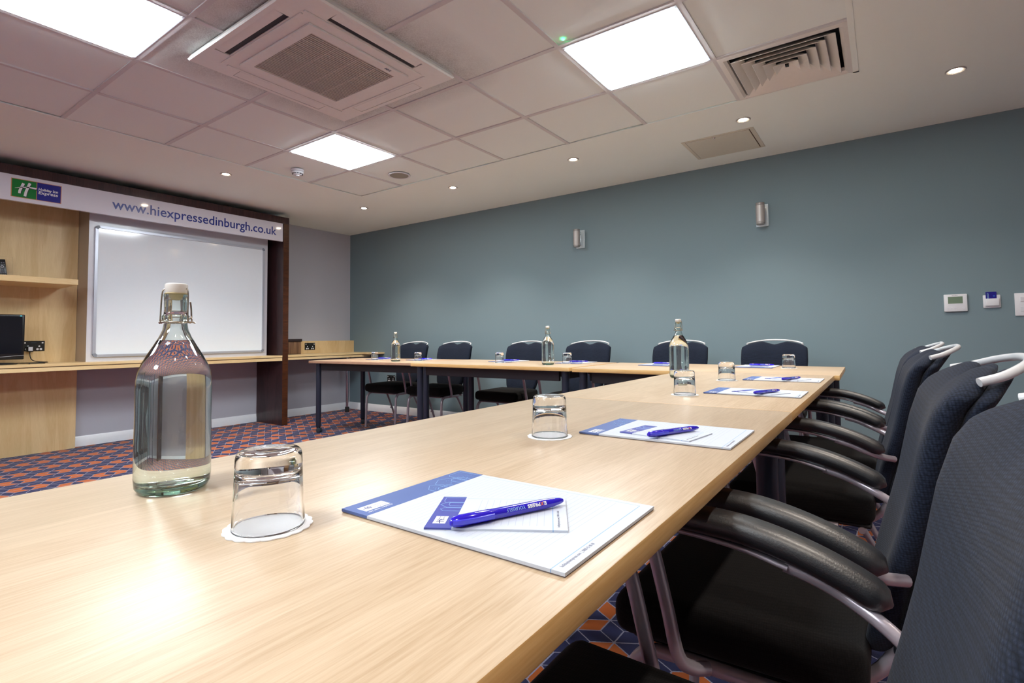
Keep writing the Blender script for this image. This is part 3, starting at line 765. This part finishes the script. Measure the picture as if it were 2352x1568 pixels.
t = thing('remote_holder', 'clear acrylic stand around the remote control on the maple shelf', 'holder', (-5.86, 1.075, 1.477))
obj('back_plate', box(B(), -.042, -.038, -.06, .062, .002, .19), MAT['acrylic'], t)
obj('foot_plate', box(B(), -.042, .05, -.06, .095, -.0005, .003), MAT['acrylic'], t)
obj('front_lip', box(B(), .046, .05, -.06, .095, .003, .055), MAT['acrylic'], t)

# ---------------------------------------------------------------- tables
def table(label, loc, rz, L, W_, H, top='beech', edge='edge', lab_legs=((1, 1), (1, -1), (-1, 1), (-1, -1)), caster=False, inset=.055, side=1, right_inset=None, y_inset=None):
    """local Y runs along the length unless mats are the crosswise ones (local X)"""
    t = thing('meeting_table', label, 'table', loc, rz, 'beech meeting tables set in an L')
    hx, hy, th = L/2, W_/2, .025
    bm = box(B(), -hx, hx, -hy, hy, H-th, H, .0015, 2)
    for f in bm.faces: f.material_index = 0 if f.normal.z > .5 else 1
    obj('tabletop', bm, [MAT[top], MAT[edge]], t, recalc=False)
    bm = B(); ax, ay = hx-.10, hy-.05
    yi, yc = -side*(hy-.075), side*(hy-.33)      # rail on the open side, rail set well in behind the chairs
    for yy in (yi, yc):
        obj('apron', box(B(), -ax+.01, ax-.01, yy-.012, yy+.012, H-th-.072, H-th-.0005, .002, 1), MAT['apron'], t)
    for sx in (-1, 1):
        obj('cross_rail', box(B(), sx*(hx-inset-.04)-.012, sx*(hx-inset-.04)+.012, min(yi, yc)+.012, max(yi, yc)-.012, H-th-.06, H-th-.0005, .002, 1), MAT['apron'], t)
    for sx, sy in lab_legs:
        x, y = sx*(hx-(right_inset if right_inset and sx > 0 else inset)), sy*(hy-(y_inset if y_inset and sy > 0 else inset))
        z0 = .062 if caster else .012
        lg = obj('leg', lathe(B(), [(0, z0), (.0245, z0), (.026, z0+.004), (.026, H-th-.001), (0, H-th-.001)], 28, (x, y, 0)), MAT['legpaint'], t)
        if caster:
            bm = B()
            for s in (-1, 1):
                c = lathe(B(), [(0, -.009), (.020, -.009), (.0265, -.006), (.0265, .006), (.020, .009), (0, .009)], 24); merge(bm, c, Matrix.Translation((x+.012, y+s*.0125, .0265)) @ Matrix.Rotation(PI/2, 4, 'X'))
            obj('caster_wheel', bm, MAT['castergrey'], lg)
            obj('caster_fork', lathe(B(), [(0, .03), (.010, .03), (.018, .045), (.022, .0615), (0, .0615)], 20, (x, y, 0)), MAT['rubber'], lg)
        else:
            obj('foot', lathe(B(), [(0, 0), (.023, 0), (.024, .004), (.024, .012), (0, .012)], 24, (x, y, 0)), MAT['rubber'], lg)
    return t
TZ = .753
# long tables: length along world Y -> use rz = 90 deg with crosswise mats (grain along local X)
table('long beech meeting table nearest the camera, with the big bottle and two notepads', (-.571, .811, 0), PI/2, 1.494, .740, TZ-.0003, 'beech_x', 'edge_x', side=-1)
table('beech meeting table between the nearest long one and the corner table', (-.571, 2.290, 0), PI/2, 1.460, .740, TZ, 'beech_x', 'edge_x', side=-1, right_inset=.029)
a3 = math.radians(1.2)
table('beech corner meeting table at the far right end of the row by the teal wall', (-.920, 3.424, 0), a3, 1.462, .80, TZ-.001, 'beech_x', 'edge_x', y_inset=.105)
table('middle beech meeting table of the three by the teal wall', (-2.405, 3.405, 0), 0, 1.462, .76, TZ, 'beech_x', 'edge_x')
T1A = math.radians(5.0); T1Z = .736
t1c = Vector((-4.80, 3.20, 0)) + Matrix.Rotation(T1A, 3, 'Z') @ Vector((.835, .375, 0))
table('lower pinkish beech table on casters, beside the dark wall unit', tuple(t1c), T1A, 1.67, .75, T1Z, 'beech_pink', 'edge_pink', caster=True, inset=.07, right_inset=.185)

# ---------------------------------------------------------------- chairs
FX = [(.40, .172), (.44, .18), (.50, .190), (.56, .206), (.62, .224), (.68, .240), (.74, .252), (.79, .262), (.84, .277), (.875, .300), (.9, .32)]
HW = [(.40, .150), (.46, .158), (.54, .176), (.62, .200), (.70, .216), (.77, .221), (.84, .219), (.90, .211)]
def lerp(tab, z):
    for (a, b), (c, d) in zip(tab, tab[1:]):
        if z <= c: 
            f = max(0, min(1, (z-a)/(c-a))); f2 = f; return b+(d-b)*f2
    return tab[-1][1]
def cushion(T, off, shrink, zb, nu=36, nv=36, notch=True, crown=.012):
    bm = B(); fr = {}; bk = {}
    for i in range(nu+1):
        for j in range(nv+1):
            # cosine-ish spacing packs vertices near the rim
            u = math.sin((i/nu-.5)*PI*.98)/math.sin(.49*PI); v = (1-math.cos(j/nv*PI*.98))/2/((1-math.cos(.98*PI))/2)
            au = abs(u)
            ztop = .909-.033*au**2 - .016*au**8 - shrink*.5
            if notch: ztop -= .026*(max(0, 1-(au/.37)**1.25) if au < .37 else 0)
            z = zb + (ztop-zb)*v
            hw = lerp(HW, z)-shrink
            low = max(0, 1-(z-zb)/.06); hw *= (1-.25*low*low)
            y = u*hw
            x = lerp(FX, z)+off + (1-u*u)*.018
            e = max(au**5, abs(2*v-1)**9); tk = T/2*math.sqrt(max(0, 1-min(1, e)**2))
            tk += 0
            cr = crown*(1-au**2)*math.sin(PI*v)
            fr[i, j] = (x-tk-cr*.4, y, z); bk[i, j] = (x+tk, y, z)
    F = {k: bm.verts.new(p) for k, p in fr.items()}; G = {}
    for (i, j), p in bk.items():
        G[i, j] = F[i, j] if i in (0, nu) or j in (0, nv) else bm.verts.new(p)
    for i in range(nu):
        for j in range(nv):
            bm.faces.new((F[i, j], F[i, j+1], F[i+1, j+1], F[i+1, j]))
            q = (G[i, j], G[i+1, j], G[i+1, j+1], G[i, j+1])
            if len(set(q)) == 4:
                try: bm.faces.new(q)
                except ValueError: pass
    return bm
def sect_round(wd, hgt, n=5):
    """rounded rectangle section"""
    return rrect(wd/2, hgt/2, min(wd, hgt)*.42, n)
def make_chair():
    t = thing('conference_chair', 'x', 'chair')
    # seat pad
    bm = B(); box(bm, -.215, .195, -.232, .232, .386, .474, .030, 4)
    for v in bm.verts:
        f = max(0, (v.co.x+.0)/.2); v.co.y *= 1-.10*f*f                       # narrower toward the back
        c = max(0, 1-(v.co.y/.23)**2)*max(0, 1-(v.co.x/.22)**2)
        if v.co.z > .45: v.co.z += .004*c
        if v.co.x < -.16 and v.co.z > .44: v.co.z -= .010*min(1, (-.16-v.co.x)/.05)
    obj('seat', bm, MAT['seatfab'], t, angle=60)
    obj('seat_shell', box(B(), -.185, .185, -.20, .20, .376, .388, .004, 1), MAT['blackmat'], t)
    bk = obj('backrest', cushion(.046, .022, 0, .435), MAT['fabric'], t, angle=80)
    obj('back_shell', cushion(.030, .052, .006, .425, crown=0), MAT['fabric'], bk, angle=80)
    # handle bow over the top
    bm = B(); tube(bm, [(.338, -.186, .884), (.366, -.172, .893), (.394, -.125, .905), (.410, -.065, .912), (.413, 0, .9145), (.410, .065, .912), (.394, .125, .905), (.366, .172, .893), (.338, .186, .886)], .0066, 16, 6)
    obj('handle_bow', bm, MAT['handle'], t, angle=50)
    for s in (-1, 1):
        y = s*.256
        bm = B()
        # side rail with arm support rising to the bar under the pad
        tube(bm, [(-.040, s*.214, .372), (-.060, s*.238, .378), (-.078, y, .402), (-.096, y, .48), (-.119, y, .575), (-.140, y, .628), (-.165, y, .650)], .0118, 14, 6)
        bar = catmull([(-.165, y, .652), (-.12, y, .659), (-.06, y, .661), (0, y, .659), (.06, y, .652), (.11, y, .640)], 5)
        sweep(bm, bar, rrect(.0145, .0035, .003, 3))
        tube(bm, [(.105, y, .640), (.145, y, .629), (.18, y-s*.002, .614), (.215, y-s*.02, .600), (.245, y-s*.055, .590)], .0090, 12, 6)
        obj('arm_frame', bm, MAT['chairmetal'], t, angle=50)
        # padded armrest
        P = catmull([(-.195, y, .672), (-.15, y, .678), (-.08, y, .6815), (0, y, .681), (.06, y, .6765), (.12, y, .663), (.175, y, .643), (.224, y, .618)], 6); n = len(P)
        sc = []
        for i in range(n):
            f = i/(n-1); e = min(f, 1-f)/.07; sc.append(max(.12, math.sqrt(max(0, 1-(1-min(1, e))**2))))
        bm = B(); sweep(bm, P, rrect(.026, .0175, .0165, 5), scales=sc); obj('armrest', bm, MAT['leather'], t, angle=70)
        # legs
        bm = B(); tube(bm, [(-.198, s*.218, .004), (-.190, s*.217, .20), (-.184, s*.216, .305), (-.172, s*.214, .343), (-.145, s*.212, .366), (-.10, s*.210, .372), (.10, s*.205, .370)], .0125, 14, 6)
        obj('leg', bm, MAT['chairmetal'], t, angle=50)
        bm = B(); tube(bm, [(.0, s*.196, .368), (.07, s*.198, .360), (.11, s*.202, .318), (.20, s*.215, .15), (.268, s*.225, .004)], .0105, 12, 6)
        lathe(bm, [(0, -.008), (.012, -.008), (.012, .008), (0, .008)], 12, (.19, s*.228, .17))
        obj('leg', bm, MAT['chairmetal'], t, angle=50)
    bm = B(); tube(bm, [(.16, -.205, .370), (.16, .205, .370)], .010, 10); tube(bm, [(-.12, -.21, .370), (-.12, .21, .370)], .010, 10)
    tube(bm, [(.10, -.12, .374), (.17, -.12, .378), (.232, -.12, .45), (.275, -.12, .62)], .011, 10, 5); tube(bm, [(.10, .12, .374), (.17, .12, .378), (.232, .12, .45), (.275, .12, .62)], .011, 10, 5)
    obj('under_frame', bm, MAT['chairmetal'], t, angle=50)
    return t
chair0 = make_chair(); used = [False]
def place_chair(x, y, rz, label, group):
    c = chair0 if not used[0] else copy_tree(chair0)
    used[0] = True; c.location = (x, y, 0); c.rotation_euler = (0, 0, rz); c['label'] = label; c['group'] = group
    return c
g = 'black armchairs along the right side of the long tables'
place_chair(-.226, .560, 0, 'black fabric armchair nearest the camera, its back filling the lower right corner', g)
place_chair(-.230, 1.186, 0, 'black fabric armchair with a thick pale handle, second from the camera on the right side', g)
place_chair(-.232, 2.108, 0, 'black fabric armchair on the right side, third from the camera', g)
place_chair(-.228, 2.682, 0, 'black fabric armchair on the right side, farthest from the camera', g)
g = 'black chairs along the teal wall'
for x, l, d in ((-4.375, 'black chair by the teal wall, first from the left, behind the pinkish table', .05),
             (-3.735, 'black chair by the teal wall, second from the left, behind the pinkish table', .06),
             (-2.835, 'black chair by the teal wall, left one behind the middle table', 0),
             (-2.165, 'black chair by the teal wall, right one behind the middle table', 0),
             (-1.34, 'black chair by the teal wall, left one behind the corner table', .0),
             (-.657, 'black chair by the teal wall, rightmost behind the corner table', 0)):
    place_chair(x, 3.965, PI/2+d, l, g)

# ---------------------------------------------------------------- things on the tables
def bottle():
    t = thing('water_bottle', 'x', 'bottle')
    outer = [(0, .004), (.030, .003), (.036, .0), (.041, .002), (.0445, .008), (.0455, .02), (.0455, .06), (.045, .10), (.0452, .135), (.0448, .148), (.0430, .160), (.0390, .171), (.0330, .183), (.0260, .195), (.0195, .207), (.0155, .217), (.0140, .226), (.0145, .230), (.0165, .232), (.0165, .236), (.0145, .238), (.0140, .245), (.0142, .256), (.0145, .262), (.0150, .264), (.0145, .267)]
    inner = [(.0095, .267), (.0098, .25), (.0105, .226), (.012, .217), (.016, .207), (.0225, .195), (.0295, .183), (.0355, .171), (.0395, .160), (.0415, .148), (.0420, .135), (.0420, .06), (.042, .02), (.040, .014), (.034, .0105), (.02, .010), (0, .011)]
    obj('glass', lathe(B(), outer+inner, 64), MAT['bottleglass'], t, angle=70)
    wl = .2025
    wat = [(0, .0108), (.02, .0098), (.0342, .0103), (.0402, .0138), (.0422, .02), (.0422, .135), (.0417, .148), (.0397, .160), (.0357, .171), (.0297, .183), (.0227, .195), (.0187, wl-.0004), (.0183, wl), (0, wl)]
    obj('water', lathe(B(), wat, 64), MAT['water'], t, angle=50)
    st = obj('stopper', lathe(B(), [(0, .268), (.0128, .268), (.0134, .2695), (.0140, .2775), (.0136, .280), (.0120, .2812), (0, .2815)], 40), MAT['porcelain'], t)
    obj('washer', lathe(B(), [(0, .259), (.005, .259), (.0075, .262), (.0085, .2655), (.0138, .2668), (.0138, .2679), (0, .2680)], 32), MAT['washer'], t)
    bm = B(); tube(bm, [(.0155*math.cos(a), .0155*math.sin(a), .2275) for a in [i*2*PI/28 for i in range(29)]], .0010, 8)
    for s in (-1, 1):
        tube(bm, [(.0, s*.0135, .274), (.002, s*.0165, .272), (.003, s*.0178, .262), (.004, s*.0182, .240), (.004, s*.0185, .230), (.0, s*.0195, .2265), (-.004, s*.0195, .230), (-.002, s*.0185, .2335), (.002, s*.0175, .2300)], .0010, 8, 5)
        tube(bm, [(-.004, s*.0195, .228), (-.008, s*.0168, .235), (-.0085, s*.0160, .246), (-.006, s*.0160, .256)], .0011, 8, 5)
        tube(bm, [(.003, s*.0155, .2275), (.0, s*.022, .2275), (-.004, s*.024, .2265)], .0011, 8, 4)
    tube(bm, [(0, -.0145, .274), (0, .0145, .274)], .0012, 8)
    obj('wire_bail', bm, MAT['steelwire'], t, angle=60)
    return t
b0 = bottle()
BOT = [((-.796, .323, TZ), -.9, 'large clear water bottle with a white stopper, nearest the camera'),
       ((-.802, 2.539, TZ), 1.3, 'clear swing-top water bottle standing behind an upturned glass near the corner table'),
       ((-1.988, 3.285, TZ), 2.3, 'clear swing-top water bottle in the middle of the row by the teal wall'),
       ((-3.80, 3.47, T1Z), 2.0, 'clear swing-top water bottle on the pinkish table, leftmost in the far row')]
for k, (loc, rz, l) in enumerate(BOT):
    b = b0 if k == 0 else copy_tree(b0)
    b.location = loc; b.rotation_euler = (0, 0, rz); b['label'] = l; b['group'] = 'swing-top water bottles'

def tumbler():
    t = thing('drinking_glass', 'x', 'glass')
    pf = [(.0365, 0), (.0372, .0012), (.0366, .004), (.0352, .03), (.0342, .060), (.0338, .074), (.0325, .079), (.0300, .0815), (.024, .0822), (.012, .0815), (0, .0810),
          ]
    inner = [(0, .0585), (.015, .0590), (.026, .0585), (.0300, .0555), (.0315, .050), (.0330, .03), (.0350, .004), (.0352, .0005), (.0365, 0)]
    bm = lathe(B(), pf+inner, 64); bmesh.ops.remove_doubles(bm, verts=bm.verts[:], dist=1e-6)
    obj('bowl', bm, MAT['glass'], t, angle=70)
    return t
def coaster():
    bm = B(); N = 144; R = .0435
    pts = [((R+.0020*abs(math.sin(9*a)))*math.cos(a), (R+.0020*abs(math.sin(9*a)))*math.sin(a)) for a in [2*PI*i/N for i in range(N)]]
    poly(bm, pts, 0, .0012)
    lathe(bm, [(.038, .00125), (.0385, .0016), (.039, .00125)], 60)
    return tag(obj('paper_coaster', bm, MAT['doily']), 'x', 'coaster', 'scalloped white paper coasters')
g0, c0 = tumbler(), coaster()
GL = [((-.548, .318, TZ), 'nearest the camera, right of the large bottle', 1),
      ((-.558, .925, TZ), 'second from the camera, on the near long table', 1),
      ((-.556, 1.812, TZ+.0002), 'overlapping the right-hand bottle, on the second long table', 1),
      ((-.573, 2.478, TZ+.0002), 'right of the right-hand bottle near the corner table', 1),
      ((-.470, 3.575, TZ-.0008), 'on the corner table, rightmost of the far row', 1),
      ((-1.935, 3.475, TZ+.0002), 'right of the middle bottle in the far row', 1),
      ((-2.49, 3.372, TZ+.0002), 'left of the middle bottle in the far row', 1),
      ((-3.69, 3.66, T1Z+.0002), 'right of the leftmost bottle on the pinkish table', 1),
      ((-4.23, 3.58, T1Z+.0002), 'left of the leftmost bottle on the pinkish table', 1)]
for k, (loc, l, _) in enumerate(GL):
    c = c0 if k == 0 else copy_tree(c0)
    c.location = loc; c.rotation_euler = (0, 0, k*.7); c['label'] = 'white paper coaster under the glass '+l
    t = g0 if k == 0 else copy_tree(g0)
    t.location = (loc[0], loc[1], loc[2]+.0013); t['label'] = 'upturned glass '+l; t['group'] = 'upturned drinking glasses on coasters'

def skyline(seg, th=.00045, h=.0003):
    bm = B()
    for line in seg:
        for (x0, y0), (x1, y1) in zip(line, line[1:]):
            d = Vector((x1-x0, y1-y0, 0)); L = d.length; a = math.atan2(d.y, d.x)
            obox(bm, ((x0+x1)/2, (y0+y1)/2, 0), (L+th, th, h), Matrix.Rotation(a, 3, 'Z'))
    return bm
def flat_text(s, size, ox, oy, z, wd=None, rot=0, bold=0):
    """text reading toward +y with its top toward -x (rot=0)"""
    bm = text_bm(s, size, bold, .00008)
    x0, x1, _, _ = bounds(bm)
    if wd:
        for v in bm.verts: v.co.x = (v.co.x-x0)*wd/(x1-x0)
    bm.transform(basis((ox, oy, z), (0, 1, 0), (-1, 0, 0), (0, 0, 1)) if rot == 0 else basis((ox, oy, z), (0, 1, 0), (-1, 0, 0), (0, 0, 1)) @ Matrix.Rotation(rot, 4, 'Z'))
    return bm
def hprint(ox, oy, z, s):
    b = skyline([[(-.28*s, -.15*s), (.3*s, -.06*s)], [(-.28*s, .17*s), (.3*s, .25*s)], [(.05*s, -.5*s), (-.08*s, 0), (.0, .42*s)]], .0011, .0002)
    b.transform(Matrix.Translation((ox, oy, z))); return b
def notepad():
    """local x 0..0.297 from the header to the foot, y -0.105..0.105"""
    t = thing('notepad', 'x', 'notepad')
    obj('backing_card', box(B(), .0006, .2964, -.1045, .1045, 0, .0012), MAT['cardback'], t)
    obj('paper_stack', box(B(), 0, .297, -.105, .105, .0012, .0042), MAT['pad'], t)
    hd = obj('header_band', box(B(), -.0001, .0445, -.1051, .1051, .0013, .00435), MAT['header'], t)
    obj('logo_panel', box(B(), .016, .0325, -.096, -.060, .0043, .0046), MAT['logo_white'], hd)
    obj('logo_mark', hprint(.024, -.087, .0047, .012), MAT['printdark'], hd)
    obj('logo_lettering', flat_text('Holiday Inn', .0055, .0235, -.080, .0046, .018), MAT['print'], hd)
    obj('logo_lettering', flat_text('Express', .0065, .0300, -.080, .0046, .018), MAT['print'], hd)
    obj('slogan', flat_text('stay smart. HOTELS', .0045, .0375, -.096, .0044, .036), MAT['logo_white'], hd)
    S = []
    for (yc, w2, xt, shape) in ((.085, .015, .006, 0), (.048, .019, .010, 1), (.066, .011, .024, 2), (.020, .014, .020, 1), (.028, .012, .036, 2)):
        xb = .0445
        if shape == 0: S.append([(xb, yc-w2), (xt+.005, yc-w2), (xt, yc-w2+.006), (xt, yc+w2), (xb, yc+w2)])
        elif shape == 1: S.append([(xb, yc-w2), (xt+.012, yc-w2), (xt, yc), (xt+.010, yc+w2), (xb, yc+w2)])
        else: S.append([(xb, yc-w2), (xt+.004, yc-w2), (xt, yc-w2+.005), (xt, yc+w2-.003), (xt+.006, yc+w2), (xb, yc+w2)])
    b = skyline(S)
    for k in range(26):
        yc = random.choice((.085, .048, .066, .020)); box(b, (x := random.uniform(.022, .040)), x+.0008, (y := yc+random.uniform(-.009, .009)), y+.0008, -.0001, .0002)
    b.transform(Matrix.Translation((0, 0, .0045))); obj('skyline_print', b, MAT['skyline'], hd)
    obj('footer_print', flat_text('holidayinnexpress.com  |  0800 43 40 40', .0052, .290, -.096, .0043, .062), MAT['print'], t)
    return t
def jotter():
    t = thing('small_notepad', 'x', 'notepad')
    b = box(B(), 0, .148, -.0525, .0525, 0, .0022)
    obj('paper_stack', b, MAT['pad_s'], t)
    hd = obj('header_band', box(B(), -.0001, .0285, -.0526, .0526, .0006, .00235), MAT['header2'], t)
    obj('logo_panel', box(B(), .006, .0195, -.040, -.018, .0023, .0026), MAT['logo_white'], hd)
    obj('logo_mark', hprint(.013, -.033, .0027, .012), MAT['printdark'], hd)
    obj('logo_lettering', flat_text('Holiday Inn', .0032, .0115, -.029, .0026, .010), MAT['print'], hd)
    obj('logo_lettering', flat_text('Express', .0036, .0160, -.029, .0026, .010), MAT['print'], hd)
    obj('slogan', flat_text('stay smart', .0042, .0262, -.040, .00245, .020, bold=.0001), MAT['logo_white'], hd)
    S = [[(.0285, .030), (.006, .030), (.004, .036), (.004, .048), (.0285, .048)], [(.0285, .012), (.011, .012), (.002, .022), (.010, .031), (.0285, .031)], [(.0285, .018), (.014, .018), (.012, .022), (.012, .029), (.0285, .029)], [(.0285, .0), (.009, .0), (.005, .006), (.009, .011), (.0285, .011)]]
    b = skyline(S, .0004); b.transform(Matrix.Translation((0, 0, .0025))); obj('skyline_print', b, MAT['skyline'], hd)
    obj('footer_print', flat_text('holidayinnexpress.com  |  0800 43 40 40', .0036, .140, -.044, .0023, .05), MAT['print'], t)
    return t
def pen():
    """lies along local +x, cap end at 0, tip at .142, resting at z 0"""
    t = thing('ballpoint_pen', 'x', 'pen')
    R = .0062
    def turn(prof):
        b = lathe(B(), [(r, z) for z, r in prof], 28); b.transform(basis((0, 0, R), (0, 1, 0), (0, 0, 1), (1, 0, 0))); return b
    obj('barrel', turn([(0, 0), (.0005, .0030), (.004, .0052), (.012, .0062), (.045, .0062), (.0455, .0059), (.115, .0056), (.128, .0048), (.138, .0034), (.142, .0020), (.1425, 0)]), MAT['pen'], t)
    b = B(); P = catmull([(.002, -.0045, R+.001), (.010, -.0085, R+.0012), (.025, -.0092, R+.001), (.048, -.0080, R+.0008)], 6)
    sweep(b, P, rrect(.0012, .0026, .001, 3)); obj('clip', b, MAT['penclip'], t)
    # lettering wrapped on the near side of the barrel
    full = 'EXPRESS YOURSELF'
    def wrap(s, x_start, wd, mat, nm, bold):
        bm = text_bm(s, .0052, bold, .00005); x0, x1, _, _ = bounds(bm)
        Rb = .0061
        for v in bm.verts:
            px = x_start-(v.co.x-x0)*wd/(x1-x0); h = v.co.y-.0018; a = h/Rb; z = Rb+v.co.z
            # angle measured on the -y, slightly upward side; top of the letters points down
            th = math.radians(-28)+a
            v.co = Vector((px, -z*math.cos(th), R - z*math.sin(th)))
        return obj(nm, bm, mat, t)
    wrap('E', .116, .0036, MAT['logo_white'], 'lettering', .0002); wrap('X', .1118, .0036, MAT['orange'], 'lettering', .0002)
    wrap('PRESS', .1076, .0165, MAT['logo_white'], 'lettering', .0002); wrap('YOURSELF', .0880, .0235, MAT['skyline'], 'lettering', 0)
    return t
n0, j0, p0 = notepad(), jotter(), pen()
first = [True]
def place_set(loc, rz, where, small=(.132, -.020, math.radians(31)), pn=(.162, -.085, math.radians(66)), z=TZ):
    """one place setting: pad, jotter on it, pen on top"""
    R = Matrix.Rotation(rz, 4, 'Z'); O = Matrix.Translation((*loc, z)) @ R
    a, b, c = (n0, j0, p0) if first[0] else (copy_tree(n0), copy_tree(j0), copy_tree(p0)); first[0] = False
    a.matrix_world = O; a['label'] = 'blue-headed white notepad '+where; a['group'] = 'hotel notepads laid at each place'
    b.matrix_world = O @ Matrix.Translation((small[0], small[1], .0043)) @ Matrix.Rotation(small[2], 4, 'Z')
    b['label'] = 'small jotter '+where; b['group'] = 'small jotters on the notepads'
    c.matrix_world = O @ Matrix.Translation((pn[0], pn[1], .0066)) @ Matrix.Rotation(pn[2], 4, 'Z')
    c['label'] = 'blue pen '+where; c['group'] = 'blue pens on the jotters'
def setting(px, py, where, sm=None, pn=None, z=TZ):
    """pad whose header middle is at (px,py), foot toward +x (faces the right-hand chairs)"""
    k = {}
    if sm: k['small'] = sm
    if pn: k['pn'] = pn
    place_set((px, py), 0, where, z=z, **k)
setting(-.5205, .497, 'nearest the camera', (.101, -.055, math.radians(31)), (.153, -.088, math.radians(65.5)), TZ)
setting(-.5215, 1.088, 'second from the camera, on the near long table', (.083, -.02, math.radians(-8)), (.148, -.106, math.radians(66)), TZ)
setting(-.515, 1.992, 'third from the camera, right of the upturned glass', (.10, .01, math.radians(-25)), (.165, -.12, math.radians(67)), TZ+.0002)
setting(-.517, 2.625, 'fourth from the camera, near the corner table seam', (.10, .02, math.radians(-25)), (.16, -.12, math.radians(68)), TZ+.0002)
# far row: pads face the teal wall, header toward the camera
def far(x, y, where, z=TZ, sm=(.10, -.02, .5), pn=(.12, .04, -1.2), r=0):
    place_set((x, y), PI/2+r, where, small=sm, pn=pn, z=z)
far(-.655, 3.50, 'on the corner table, left of the rightmost far glass', TZ-.0008, pn=(.15, .05, -1.45))
far(-1.27, 3.46, 'on the corner table, left of the right-hand bottle', TZ-.0008, pn=(.15, .05, -1.45))
far(-1.93, 3.46, 'in the far row, behind the glass right of the middle bottle', TZ+.0002)
far(-2.56, 3.45, 'in the far row, behind the glass left of the middle bottle', TZ+.0002)
far(-3.77, 3.68, 'on the pinkish table, behind its right-hand glass', T1Z+.0002, r=T1A)
far(-4.32, 3.63, 'on the pinkish table, behind its left-hand glass', T1Z+.0002, r=T1A)
